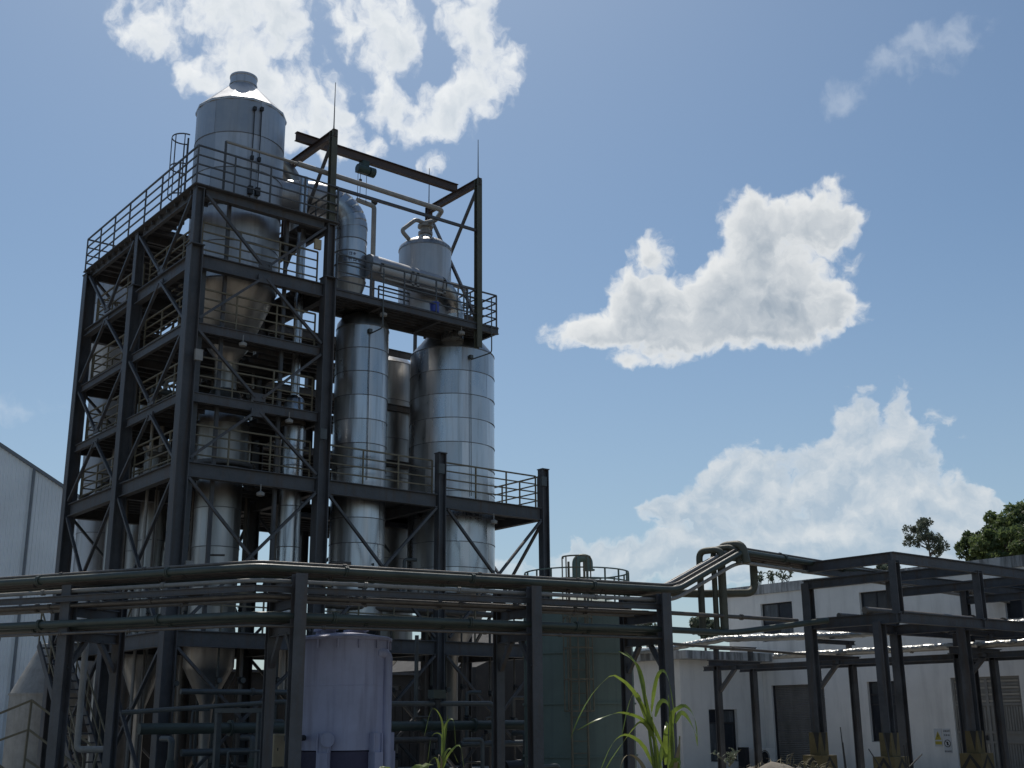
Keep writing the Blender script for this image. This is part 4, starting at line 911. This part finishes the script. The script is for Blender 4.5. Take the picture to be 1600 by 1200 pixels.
# outdoor air-conditioning unit
ac = thing('air_conditioner', 'weathered white air-conditioner outdoor unit on the ground before the annex', 'air conditioner', (38.6, 32.2, .1))
b = MB(); b.box((37.9, 31.9, .12), (38.95, 32.35, .85)); put('casing', b, 'white', ac)
b = MB(); 
for k in range(24):
    for r0, r1 in ((.26, .29), (.15, .165), (.05, .07)):
        a, a2 = k * math.pi / 12, (k + 1) * math.pi / 12; b.add([(38.3 + r * math.cos(t), 31.89, .49 + r * math.sin(t)) for r, t in ((r0, a), (r0, a2), (r1, a2), (r1, a))], [(0, 1, 2, 3)])
put('fan_grille', b, 'frame', ac)
b = MB(); b.lathe((0, 0), [(.01, 0), (.24, 0)], 20, False); b.v = [(38.3 + x, 31.894, .49 + y) for x, y, z in b.v]; put('fan_recess', b, 'blackmetal', ac)
for x in (38.0, 38.85): b = MB(); b.box((x - .04, 31.92, .03), (x + .04, 32.33, .12)); put('foot', b, 'concrete', ac)
b = MB(); b.box((37.2, 31.95, .03), (37.45, 32.3, .9)); solo('drum_bin', b, 'frame', 'narrow dark blue bin standing beside the air-conditioner', 'bin')

# ------------------------------------------------------------------ grey hall at the left, dark shed behind the tower
hl = thing('corrugated_hall', 'pale grey corrugated metal hall with sloping roof edge at the far left', 'building', (10, 62, 0))
b = MB(); x = -6.0; k = 0; zr = lambda x: 15.53 - (x - 16.74) * .53
pts = []
while x < 25:
    pts += [(x, 62.0), (x + .09, 62.0), (x + .11, 61.965), (x + .17, 61.965)]; x += .19
for (xa, ya), (xb, yb) in zip(pts, pts[1:]):
    b.add([(xa, ya, 0), (xb, yb, 0), (xb, yb, zr(xb)), (xa, ya, zr(xa))], [(0, 1, 2, 3)])
put('corrugated_wall', b, 'hall', hl)
b = MB(); b.bar((-6, 61.95, zr(-6) + .02), (25, 61.95, zr(25) + .02), .2, .16); put('edge_trim', b, 'hallcap', hl)
b = MB(); b.add([(-6, 62.1, zr(-6)), (25, 62.1, zr(25)), (25, 90, zr(25)), (-6, 90, zr(-6))], [(0, 1, 2, 3)]); put('roof', b, 'hall', hl)
for x in (11.5, 18.5): b = MB(); b.tube([(x, 61.88, 0), (x, 61.88, zr(x) - .1)], .07, 8); put('downpipe', b, 'hallcap', hl, True)
sh = thing('rear_workshop', 'dark corrugated workshop wall behind the foot of the tower', 'building', (14, 47, 0))
put('front_wall', wall_holes(MB(), 'y', 46.0, .2, 16.5, 37, 0, 3.95, [(29.0, 30.6, 3.3, 3.5), (31.4, 33.0, 3.35, 3.5), (26.0, 26.9, 3.3, 3.42)]), 'brick', sh)
for k in range(50): b = MB(); x = 16.7 + k * .4; b.box((x, 45.96, 0), (x + .1, 45.999, 3.28)); put('wall_rib', b, 'brick', sh)
b = MB(); b.box((16.3, 45.7, 3.96), (37.2, 47.5, 4.05)); put('roof_edge', b, 'steel', sh)
for (x0, x1) in ((16.5, 20.0), (20.3, 25.5)): b = MB(); b.box((x0, 42.9, 0), (x1, 43.1, 3.5)); put('partition', b, 'brick', sh)
# conical hopper tank at the far left
ct = thing('hopper_tank', 'pale tank with steep conical top behind the left rack post', 'tank', (14.1, 42.5, 0)); cc = (14.0, 41.9)
cc = (13.95, 40.3 + 2.2)
b = MB(); b.lathe(cc, [(1.25, 2.95), (.42, 4.6), (.3, 4.62)], 36); put('cone_top', b, 'whitepipe', ct, True)
b = MB(); b.lathe(cc, [(1.25, .1), (1.25, 2.93)], 36); put('shell', b, 'whitepipe', ct, True); b = MB(); b.ring(cc, 1.26, 2.94, .05, .06); put('rim', b, 'whitepipe', ct)

# ------------------------------------------------------------------ clutter under the tower
def goalpost(x0, y0, x1, y1, z, label, mt='bluepipe'):
    t = thing('pipe_stand', label, 'pipe stand', (x0, y0, 0))
    b = MB(); b.bar((x0, y0, 0), (x0, y0, z), .12); put('post', b, mt, t); b = MB(); b.bar((x1, y1, 0), (x1, y1, z), .12); put('post', b, mt, t)
    b = MB(); b.bar((x0 - .1, y0, z + .05), (x1 + .1, y1, z + .05), .1); put('cross_bar', b, mt, t)
goalpost(12.65, 26.6, 13.4, 26.0, 2.2, 'grey-blue portal stand left of the beige cabinet')
pipe('ground_pipe', [V((10.9, 28.0, 2.22)), V((14.0, 25.8, 2.45)), V((14.0, 25.8, .9))], .055, 'bluepipe', 'grey-blue pipe sloping across the portal stand and dropping behind the beige cabinet', .12)
pipe('ground_pipe', [V((12.75, 26.2, .1)), V((12.75, 26.2, 1.35)), V((13.35, 25.8, 1.35)), V((13.35, 25.8, .1))], .03, 'bluepipe', 'small inverted U of grey tube in front of the portal stand', .06)
pipe('ground_pipe', [V((11.5, 28.4, 1.85)), V((27, 28.0, 1.85))], .13, 'greenpipe', 'thick dark green pipe running low along the foot of the tower')
pipe('ground_pipe', [V((13.0, 29.6, 2.75)), V((17.4, 29.5, 2.75))], .07, 'bluepipe', 'horizontal grey pipe across the first bay below the first floor')
pipe('ground_pipe', [V((15.6, 24.6, 2.38)), V((18.4, 23.6, 2.38)), V((18.4, 23.6, .2))], .06, 'bluepipe', 'grey pipe right of the lavender tank bending down to the ground', .15)
pipe('ground_pipe', [V((16.8, 24.6, 4.0)), V((16.8, 24.6, 2.1))], .05, 'bluepipe', 'vertical grey-blue pipe right of the lavender tank, nearer the green tank')
pipe('ground_pipe', [V((16.35, 25.2, 3.75)), V((16.35, 25.2, 1.6))], .035, 'bluepipe', 'thin vertical grey pipe close to the lavender tank')
pipe('ground_pipe', [V((17.9, 23.4, .1)), V((17.9, 23.4, 1.55)), V((17.4, 23.5, 1.55))], .05, 'bluepipe', 'short hooked grey standpipe between the two painted tanks', .1)
pipe('ground_pipe', [V((18.6, 22.6, .9)), V((19.4, 22.4, .95)), V((19.5, 22.4, .1))], .05, 'bluepipe', 'low grey pipe elbow beside the green tank', .1)
pipe('ground_pipe', [V((10.35, 29.2, 4.2)), V((10.35, 29.2, 1.4)), V((10.9, 28.9, 1.4))], .075, 'whitepipe', 'pale vertical pipe at the left foot of the tower', .12)
va = thing('valve', 'dark green boxed valve actuator on the grey pipe right of the lavender tank', 'valve', (17.0, 24.1, 2.4))
b = MB(); b.box((16.9, 24.0, 2.5), (17.25, 24.25, 2.7)); put('actuator', b, 'greenpipe', va); b = MB(); b.lathe((17.07, 24.12), [(.12, 2.3), (.12, 2.46), (.05, 2.47), (.05, 2.5)], 14); put('body', b, 'blackmetal', va)
cb = thing('control_cabinet', 'beige steel control cabinet on the left of the lavender tank', 'cabinet', (13.0, 24.6, 1.1))
q = atD(438, 1145, 26.6); b = MB(); b.box((q.x - .2, q.y - .12, 1.08), (q.x + .2, q.y + .12, 1.72)); put('case', b, 'box', cb)
b = MB(); b.box((q.x - .21, q.y - .15, 1.70), (q.x + .21, q.y + .13, 1.745)); put('lid', b, 'box', cb); b = MB(); b.box((q.x - .12, q.y - .13, 1.4), (q.x - .1, q.y - .121, 1.46)); put('handle', b, 'blackmetal', cb)
b = MB(); b.bar((q.x, q.y, 0), (q.x, q.y, 1.08), .1); put('post', b, 'steel', cb)
for i, (x, y, lab) in enumerate(((12.3, 29.2, 'dark pump set at the left foot of the tower'), (14.6, 29.4, 'dark pump set under the first tower bay'), (20.3, 29.0, 'dark pump set behind the lavender tank'), (23.6, 29.2, 'dark pump set behind the green tank'))):
    t = thing('pump', lab, 'pump', (x, y, .03))
    b = MB(); b.box((x - .55, y - .25, .03), (x + .6, y + .25, .3)); put('base', b, 'concrete', t)
    b = MB(); b.tube([(x - .45, y, .6), (x + .15, y, .6)], .22, 16); put('motor', b, 'blackmetal', t, True)
    b = MB(); b.lathe((x + .38, y), [(.2, .32), (.26, .5), (.26, .75), (.12, .85), (.1, 1.1)], 16); put('volute', b, 'greenpipe', t, True)
    b = MB(); b.tube([(x + .38, y, 1.05), (x + .38, y, 1.6), (x + .38, y + .6, 1.6)], .08, 10, .12); put('outlet', b, 'bluepipe', t, True)
def manifold(x0, x1, y, z, seed, label, mt):
    rnd = random.Random(seed); t = thing('pipe_manifold', label, 'pipework', (x0, y, 0))
    b = MB(); b.tube([(x0, y, z), (x1, y, z)], .09, 14); put('header', b, mt, t, True)
    n = int((x1 - x0) / .55)
    for k in range(n):
        x = x0 + (k + .5) * (x1 - x0) / n + rnd.uniform(-.1, .1); r = rnd.choice((.03, .04, .055)); up = rnd.random() < .45; z1 = z + rnd.uniform(.5, 1.6) if up else rnd.uniform(.3, .9)
        pts = [V((x, y, z)), V((x, y, z1)), V((x + rnd.choice((-.4, .4, .6)), y - rnd.uniform(0, .3), z1))]
        b = MB(); b.tube(pts, r, 10, .1); put('branch', b, rnd.choice((mt, 'bluepipe', 'brownpipe')), t, True)
        b = MB(); zv = (z + z1) / 2; b.lathe((x, y), [(r * 1.9, zv - .09), (r * 1.9, zv - .06), (r * 1.3, zv - .05), (r * 1.7, zv), (r * 1.3, zv + .05), (r * 1.9, zv + .06), (r * 1.9, zv + .09)], 12); put('valve_body', b, 'blackmetal', t)
        b = MB(); b.bar((x, y - r, zv), (x, y - .16, zv), .02); b.tube([(x, y - .15, zv), (x, y - .17, zv)], .075, 12); put('hand_wheel', b, rnd.choice(('blackmetal', 'bluepipe')), t)
    return t
manifold(13.3, 17.0, 30.0, 1.25, 1, 'valve manifold of small pipes at the foot of the first tower bay', 'bluepipe')
manifold(17.9, 21.4, 30.1, 1.45, 2, 'valve manifold of small pipes at the foot of the middle tower bay', 'brownpipe')
manifold(22.1, 25.7, 30.0, 1.3, 3, 'valve manifold of small pipes at the foot of the right tower bay', 'bluepipe')
manifold(13.3, 17.0, 31.3, 5.4, 4, 'valve manifold on the first floor of the left tower bay', 'brownpipe')
manifold(17.9, 25.6, 31.3, 5.3, 5, 'long valve manifold on the first floor under the evaporators', 'brownpipe')
manifold(13.5, 17.0, 34.2, 9.8, 6, 'valve manifold on the second floor behind the heating column', 'brownpipe')
manifold(13.5, 17.0, 34.3, 11.8, 7, 'valve manifold on the third floor behind the heating column', 'bluepipe')
manifold(13.2, 15.0, 40.3, 1.6, 8, 'valve manifold beside the hopper tank at the far left', 'whitepipe')
for pts_, lab in ((((13.6, 34.3), (14.0, 34.5), (16.4, 34.4), (16.8, 34.2), (17.9, 34.3), (18.4, 34.6)), 'bundle of slim vertical pipes behind the separator bay of the tower'),
                  (((14.1, 38.6), (14.5, 38.9), (16.7, 38.5), (17.0, 38.8), (13.9, 36.6)), 'bundle of slim vertical pipes in the back bay of the tower'),
                  (((20.9, 34.6), (21.2, 34.4), (22.1, 34.7), (21.6, 35.2)), 'bundle of slim vertical pipes between the two evaporators')):
    t = thing('riser_bundle', lab, 'pipework', (*pts_[0], 0)); rnd = random.Random(len(lab))
    for (x, y) in pts_:
        r = rnd.choice((.05, .07, .1)); zt = rnd.uniform(11, 15.6); b = MB(); b.tube([(x, y, .3), (x, y, zt), (x + rnd.uniform(-.8, .8), y - .3, zt)], r, 12, .2); put('riser', b, rnd.choice(('stain2', 'whitepipe', 'brownpipe')), t, True)
# cable trays, lamps and junction boxes fixed to the tower
b = MB(); b.box((13.35, 30.86, 5.0), (13.5, 30.92, 15.0)); put('cable_tray', b, 'raildark', tower)
b = MB(); b.box((17.66, 30.86, .3), (17.8, 30.92, 14.6)); put('cable_tray', b, 'raildark', tower)
for k, (x, y, z) in enumerate(((17.25, 30.36, 10.2), (13.2, 30.36, 11.9), (16.9, 30.5, 16.2), (21.6, 30.42, 9.7), (13.35, 30.4, 6.0), (17.6, 30.4, 5.9), (25.9, 30.46, 9.8))):
    b = MB(); b.box((x - .11, y - .07, z - .16), (x + .11, y + .02, z + .16)); put('junction_box', b, ('bluepipe', 'whitepipe', 'box')[k % 3], tower)
for k, (x, y, z) in enumerate(((14.6, 30.5, 12.6), (16.2, 30.5, 10.55), (19.5, 30.7, 14.6), (22.6, 30.7, 14.6), (15.4, 30.5, 8.3), (23.8, 30.5, 8.3))):
    b = MB(); b.tube([(x, y, z + .2), (x, y, z)], .015, 6); b.lathe((x, y), [(.03, z), (.12, z - .05), (.11, z - .13), (.04, z - .15)], 12); put('lamp', b, 'whitepipe', tower)
# handrail of a low stair at the far left
hr = thing('stair_handrail', 'weathered yellow-brown stair handrail with crossing bars at the far left', 'handrail', (9.3, 31, 0))
apex = V((9.9, 31.4, 2.55)); 
for k, (p0, p1) in enumerate(((apex, V((11.3, 30.4, 1.35))), (apex, V((8.3, 32.4, 1.75))), (apex - ZUP * .7, V((11.2, 30.5, .75))), (apex - ZUP * .7, V((8.3, 32.4, 1.15))), (apex - ZUP * 1.4, V((10.9, 30.7, .4))), (apex, V((9.85, 31.4, .1))), (V((8.5, 32.3, 1.7)), V((10.4, 31.0, .2))), (V((11.3, 30.4, 1.35)), V((11.1, 30.5, .1))), (V((8.4, 32.3, 1.1)), V((9.6, 31.5, .1))))):
    b = MB(); b.bar(p0, p1, .05); put('rail' if k < 5 else 'post', b, 'rail', hr)

# ------------------------------------------------------------------ guards, rubble, stalks
def guard(x, y, label, s=1.0):
    t = thing('post_guard', label, 'guard', (x, y, 0)); w = .31 * s
    base = MB(); base.box((x - w, y - w, 0), (x + w, y + w, 1.05)); put('box', base, 'yellow', t)
    for side, (dx, dy) in enumerate(((-1, 0), (0, -1))):                       # black chevrons on the two faces in view
        for k in (-1, 1):
            b = MB()
            for zc in (.35, .95):
                def pt(u, z): return (x - w - .004, y + u, z) if side == 0 else (x + u, y - w - .004, z)
                b.add([pt(0, zc - .02), pt(0, zc + .14 if zc < .9 else zc + .09), pt(k * w, zc - .3), pt(k * w, zc - .5)], [(0, 1, 2, 3)])
            put('stripe', b, 'black', t)
    sl_ = MB(); sl_.box((x - .17, y - .17, 1.053), (x + .17, y + .17, 1.62)); put('sleeve', sl_, 'yellow', t)
    b = MB(); b.add([(x - .174, y - .16, 1.62), (x - .174, y + .02, 1.62), (x - .174, y - .08, 1.08)], [(0, 1, 2)]); b.add([(x - .1, y - .174, 1.62), (x + .1, y - .174, 1.62), (x, y - .174, 1.08)], [(0, 1, 2)]); put('sleeve_stripe', b, 'black', t)
guard(26.7, Y1f, 'yellow and black striped guard round the far post of the right frame'); guard(26.7, YL, 'yellow and black striped guard round the corner post of the right frame')
guard(30.6, YL, 'yellow and black striped guard in front of the panel door')
random.seed(21)
def mound(name, cx, cy, rx, ry, h, mt, seed):
    rnd = random.Random(seed); n = 26; b = MB(); vs, fs = [], []
    for i in range(n + 1):
        for j in range(n + 1):
            u, w = i / n * 2 - 1, j / n * 2 - 1; d = math.sqrt(u * u + w * w)
            z = h * max(0, 1 - d ** 1.6) * (1 + .25 * math.sin(5 * u + seed) * math.cos(4 * w)) + (rnd.uniform(-.05, .05) if d < 1 else -.02)
            vs.append((cx + u * rx, cy + w * ry, z))
    for i in range(n):
        for j in range(n): k = i * (n + 1) + j; fs.append((k, k + n + 1, k + n + 2, k + 1))
    b.add(vs, fs); return struct(name, b, mt, True)
mc = atD(1230, 1190, 24); mound('earth_heap', mc.x, mc.y, 3.0, 2.2, 1.02, 'dirt', 3)
mc2 = atD(40, 1190, 20); mound('earth_bank', mc2.x - .6, mc2.y, 2.6, 2.2, 1.28, 'dirt', 5)
heap = V((mc.x, mc.y, 0))
rb = MB(); rr_ = random.Random(2)
for k in range(150):
    a, r_ = rr_.uniform(0, 6.28), rr_.uniform(.0, 1) ** .6; p = heap + V((math.cos(a) * 2.8 * r_, math.sin(a) * 2.0 * r_, 1.0 * max(0, 1 - r_ ** 1.6) + .01)); sz = rr_.uniform(.04, .2)
    bm = bmesh.new(); bmesh.ops.create_icosphere(bm, subdivisions=1, radius=sz)
    for v_ in bm.verts: v_.co *= rr_.uniform(.7, 1.2); v_.co.z *= .75
    bm.verts.ensure_lookup_table(); rb.add([v_.co + p for v_ in bm.verts], [[v_.index for v_ in f_.verts] for f_ in bm.faces]); bm.free()
o = put('rubble', rb, 'rubble'); o['kind'] = 'stuff'; tag(o, 'broken stones scattered over the earth heap at the bottom right', 'rubble')
SL = ('tallest dark bare stalk standing before the right frame corner', 'dark bare stalk leaning right near the roller shutter', 'thin dark stalk beside the roller shutter', 'short dark stalk before the dark window', 'dark stalk leaning left before the frame corner post', 'pair-forming dark stalk right of the corner guard', 'rightmost dark stalk beside the corner guard', 'short slanted stalk pointing up right below the dark window')
for (x0, y0, x1, y1), lab in zip(((1395, 1215, 1377, 1130), (1322, 1215, 1313, 1136), (1323, 1215, 1317, 1160), (1344, 1215, 1340, 1172), (1385, 1215, 1357, 1170), (1418, 1215, 1412, 1164), (1420, 1215, 1416, 1160), (1415, 1205, 1441, 1178)), SL):
    p0, p1 = atD(x0, y0, 21), atD(x1, y1, 21); d = (p1 - p0); p0 = p0 - d * 1.2; b = MB(); b.tube([p0, p0.lerp(p1, .5) + V((.01, 0, .01)), p1], [.02, .017, .008], 6)
    solo('bare_stalk', b, 'black', lab, 'stalk', 'bare stalks at the bottom right')

# ------------------------------------------------------------------ plants
def blade(mb, pts, w, n=14, fold=.25):
    """arching leaf blade along a quadratic/cubic chain of points, folded along its midrib"""
    pts = [V(p) for p in pts]; q = []
    for k in range(n + 1):
        t = k / n * (len(pts) - 1); i = min(int(t), len(pts) - 2); t -= i
        p1, p2 = pts[i], pts[i + 1]; p0 = pts[i - 1] if i else p1 * 2 - p2; p3 = pts[i + 2] if i + 2 < len(pts) else p2 * 2 - p1
        q.append(.5 * (2 * p1 + (p2 - p0) * t + (2 * p0 - 5 * p1 + 4 * p2 - p3) * t * t + (3 * p1 - p0 - 3 * p2 + p3) * t ** 3))
    vs, fs = [], []
    for k, p in enumerate(q):
        d = (q[min(k + 1, n)] - q[max(k - 1, 0)]).normalized(); t = k / n
        side = d.cross(V((FWD_H.x, FWD_H.y, .35))).normalized(); ww = w * (min(1, t * 5 + .35)) * (1 - t ** 2.2) ** .8 * .5 + .0008
        nrm = side.cross(d); c_ = math.cos(t * 2.2); side2 = (side * c_ + nrm * math.sin(t * 2.2) * .6).normalized()
        vs += [p + side2 * ww + nrm * ww * fold, p, p - side2 * ww + nrm * ww * fold]
    for k in range(n):
        for j in (0, 1): i = k * 3 + j; fs.append((i, i + 1, i + 4, i + 3))
    mb.add(vs, fs); return mb
def reed_plant(name, label, D, stems, leaves, w, mt='reed', group=None):
    base = atD(stems[0][0][0], 1200, D); t = thing(name, label, 'plant', (base.x, base.y, 0), group)
    rnd = random.Random(len(leaves))
    for (x0, y0), (x1, y1) in stems:
        p0, p1 = atD(x0, y0, D), atD(x1, y1, D); f = p0.copy(); f.z = 0; b = MB(); b.tube([f, p0, p1], [.014, .011, .004], 6); put('stem', b, mt, t, True)
    for li, L in enumerate(leaves):
        dd = rnd.uniform(-.25, .25); m = len(L) - 1
        b = MB(); blade(b, [atD(x, y, D + dd * k / m) for k, (x, y) in enumerate(L)], w * rnd.uniform(.8, 1.15)); put('leaf', b, 'dry' if li % 7 == 5 else mt, t, True)
    return t
reed_plant('reed_plant', 'tall reed with long arching yellow-green leaves in the foreground before the green tank', 8.0,
    [((1026, 1200), (1018, 1120)), ((1052, 1200), (1045, 1090)), ((1022, 1200), (1004, 1070)), ((1060, 1205), (1062, 1150))],
    [[(1040, 1175), (1018, 1130), (990, 1080), (968, 1060), (952, 1057), (925, 1085), (905, 1120), (892, 1152)], [(1020, 1140), (1000, 1122), (975, 1114), (960, 1115), (930, 1126), (902, 1141)], [(1022, 1150), (1005, 1110), (996, 1085), (988, 1086), (980, 1110), (972, 1148)],
     [(1022, 1200), (1005, 1165), (985, 1150), (970, 1150), (955, 1165), (940, 1200), (934, 1222)], [(1026, 1165), (1015, 1140), (1002, 1128), (990, 1138), (970, 1165), (950, 1195), (940, 1222)], [(1012, 1212), (1000, 1190), (986, 1180), (974, 1186), (966, 1215)],
     [(1022, 1160), (1012, 1110), (1002, 1065), (993, 1035), (976, 1018)], [(1008, 1085), (998, 1045), (984, 1028), (966, 1017)], [(1018, 1112), (1022, 1080), (1028, 1055), (1036, 1048), (1044, 1060), (1050, 1090), (1054, 1120)],
     [(1024, 1120), (1030, 1100), (1038, 1095), (1046, 1105), (1052, 1140), (1054, 1180)], [(1050, 1180), (1050, 1120), (1058, 1108), (1070, 1103), (1082, 1115), (1088, 1135), (1090, 1165)], [(1055, 1130), (1064, 1114), (1075, 1122), (1086, 1145), (1090, 1166)],
     [(1052, 1215), (1058, 1185), (1062, 1160), (1063, 1150)], [(1040, 1195), (1040, 1150), (1043, 1130), (1038, 1142)], [(1046, 1200), (1056, 1188), (1063, 1195), (1064, 1225)],
     [(1030, 1200), (1036, 1165), (1042, 1175), (1046, 1220)], [(1045, 1210), (1048, 1160), (1046, 1110), (1044, 1085)], [(1035, 1215), (1028, 1180), (1024, 1150), (1016, 1100)]], .027)
reed_plant('slender_grass', 'slender flowering grass with thin drooping leaves before the dark base of the tower', 11.0,
    [((690, 1200), (700, 1118)), ((686, 1200), (694, 1170))],
    [[(693, 1178), (695, 1135), (708, 1125), (712, 1165)], [(690, 1185), (690, 1150), (675, 1150), (668, 1190)], [(693, 1172), (690, 1125), (675, 1108), (663, 1150)], [(690, 1205), (700, 1180), (718, 1165), (725, 1200)], [(688, 1210), (682, 1185), (672, 1190), (668, 1205)],
     [(688, 1205), (690, 1190), (686, 1180), (683, 1200)], [(690, 1195), (694, 1180), (704, 1170), (716, 1192)]], .022, 'weed')
def weed(name, label, x, y, D, h, spread, seed, n=26, mt='weed', lw=.05):
    rnd = random.Random(seed); base = atD(x, y, D); base.z = max(0, base.z) if D > 20 else 0; t = thing(name, label, 'plant', base)
    for s in range(5):
        top = V((base.x + rnd.uniform(-spread, spread), base.y + rnd.uniform(-spread, spread), base.z + h * rnd.uniform(.7, 1)))
        b = MB(); b.tube([base, base.lerp(top, .5) + V((0, 0, .05)), top], [.012, .008, .004], 5); put('stem', b, 'dry', t)
        b = MB()
        for k in range(n // 5 + 2):
            p = base.lerp(top, rnd.uniform(.35 if h > 1 else .1, 1)); a = rnd.uniform(0, 6.28); l = lw * rnd.uniform(2, 4.5)
            d = V((math.cos(a), math.sin(a), rnd.uniform(-.2, .6))); blade(b, [p, p + d * l * .5 + V((0, 0, l * .25)), p + d * l], lw, 5)
        put('leaf_cluster', b, mt, t)
    return t
weed('leafy_weed', 'small bright leafy weed at the bottom edge before the lavender tank', 585, 1200, 10, 1.66, .2, 3)
weed('leafy_weed', 'small leafy weed just left of the slender grass', 625, 1205, 10, 1.6, .16, 5)
weed('leafy_weed', 'pale leafy weed growing below the annex window', 1140, 1198, 36, .5, .4, 8, 22, 'leafE', .07)
weed('leafy_weed', 'low leafy weed near the foot of the green tank', 862, 1196, 18, 1.3, .25, 9, 20)
# clump of dry grass on the bank
gb = MB(); rnd = random.Random(5)
for k in range(700):
    c_ = (heap if k % 2 else V((mc2.x - .6, mc2.y, 0))); a, r_ = rnd.uniform(0, 6.28), rnd.uniform(0, 1) ** .5
    p = c_ + V((math.cos(a) * 2.5 * r_, math.sin(a) * 1.9 * r_, 1.15 * max(0, 1 - r_ ** 1.6) - .03)); blade(gb, [p, p + V((rnd.uniform(-.1, .1), rnd.uniform(-.1, .1), .16)), p + V((rnd.uniform(-.22, .22), rnd.uniform(-.22, .22), rnd.uniform(.1, .3)))], .014, 3)
o = put('dry_grass', gb, 'dry'); o['kind'] = 'stuff'; tag(o, 'dry short grass scattered over the earth heaps', 'grass')
# trees
def tree(name, label, base, H, crown, mt, seed, clumps, lpc, lsize, group=None, trunk_r=.18):
    rnd = random.Random(seed); base = V(base); t = thing(name, label, 'tree', base, group); tb = MB()
    (cx, cy, cz), (rx, ry, rz) = crown; cc_ = base + V((cx, cy, cz)); leaf = MB()
    tb.tube([base, base + V((.1, 0, cz * .5)), cc_ + V((0, 0, rz * .5))], [trunk_r, trunk_r * .75, trunk_r * .2], 8)
    for k in range(clumps):
        while True:
            u = V((rnd.uniform(-1, 1), rnd.uniform(-1, 1), rnd.uniform(-1, 1)))
            if .25 < u.length < 1: break
        p = cc_ + V((u.x * rx, u.y * ry, u.z * rz)); s0 = cc_ + V((0, 0, (u.z - .6) * rz * .7)); tb.tube([s0, s0.lerp(p, .6) + V((0, 0, .1)), p], [trunk_r * .28, trunk_r * .16, trunk_r * .06], 5)
        cr = rnd.uniform(.16, .30) * (rx + rz) / 2
        for j in range(lpc):
            d = V((rnd.gauss(0, 1), rnd.gauss(0, 1), rnd.gauss(0, .75))); d = d.normalized() * cr * rnd.uniform(.35, 1.0) ** .6
            q = p + d; a = V((rnd.gauss(0, 1), rnd.gauss(0, 1), rnd.gauss(0, 1))).normalized(); b2 = a.cross(V((rnd.gauss(0, 1), rnd.gauss(0, 1), rnd.gauss(0, 1)))).normalized(); l = lsize * rnd.uniform(.6, 1.4)
            leaf.add([q - a * l, q + b2 * l * .45, q + a * l, q - b2 * l * .45], [(0, 1, 2, 3)])
    put('trunk', tb, 'bark', t, True); put('crown', leaf, mt, t)
    return t
q = atD(1450, 842, 85); tree('eucalyptus_tree', 'lone open-crowned eucalyptus rising behind the white building', (q.x, q.y, 0), 16, ((0, 0, q.z), (1.6, 1.6, 1.5)), 'leafE', 4, 26, 130, .10, None, .16)
q2 = atD(1432, 862, 84); 
for i, (x, y, D, rx, rz, m_, lab) in enumerate(((1542, 858, 70, 1.7, 1.25, 'leafA', 'leftmost of the bushy trees above the parapet at the right edge'), (1592, 835, 72, 2.2, 1.75, 'leafB', 'tallest bushy tree above the parapet at the right edge'), (1645, 835, 70, 2.4, 2.1, 'leafA', 'bushy tree cut by the right edge of the picture'), (1575, 862, 66, 2.2, 1.2, 'leafB', 'low light green bushy tree just above the parapet at the right'))):
    q = atD(x, y, D); tree('bushy_tree', lab, (q.x, q.y, 0), 16, ((0, 0, q.z), (rx, rx, rz)), m_, 30 + i, 46, 150, .14, 'trees behind the white building')
for i, (x, y, D, rx, rz, lab) in enumerate(((1100, 978, 80, 1.0, .8, 'small distant tree seen between the rack pipes left of the white building'), (1010, 985, 90, 2.0, 1.3, 'distant tree behind the top of the green tank'), (1385, 900, 95, 1.9, .9, 'distant tree showing under the right frame beam'))):
    q = atD(x, y, D); tree('distant_tree', lab, (q.x, q.y, 0), 10, ((0, 0, q.z), (rx, rx, rz)), 'leafE', 60 + i, 30, 80, .14, 'distant trees')
for i, (x, y, h, sp_, lab) in enumerate(((1186, 914, .85, .35, 'tallest weed growing on the parapet above the upper window'), (1206, 911, .5, .25, 'middle weed on the parapet above the upper window'), (1227, 909, .55, .45, 'rightmost weed on the parapet beside the frame post'))):
    q = atX(x, y, XW + .1); rnd = random.Random(80 + i); t = thing('roof_weed', lab, 'plant', (XW + .1, q.y, 7.34)); base = V((XW + .1, q.y, 7.34))
    for s in range(7):
        top = base + V((rnd.uniform(-.1, .1), rnd.uniform(-sp_, sp_), h * rnd.uniform(.5, 1))); b = MB(); b.tube([base + V((0, rnd.uniform(-.2, .2), 0)), top], [.012, .005], 5)
        for k in range(9):
            p = base.lerp(top, rnd.uniform(.3, 1.05)); d = V((rnd.gauss(0, .5), rnd.gauss(0, 1), rnd.gauss(0, .7))).normalized(); blade(b, [p, p + d * .1 + V((0, 0, .04)), p + d * .2], .06, 4)
        put('leafy_stem', b, 'leafE', t)
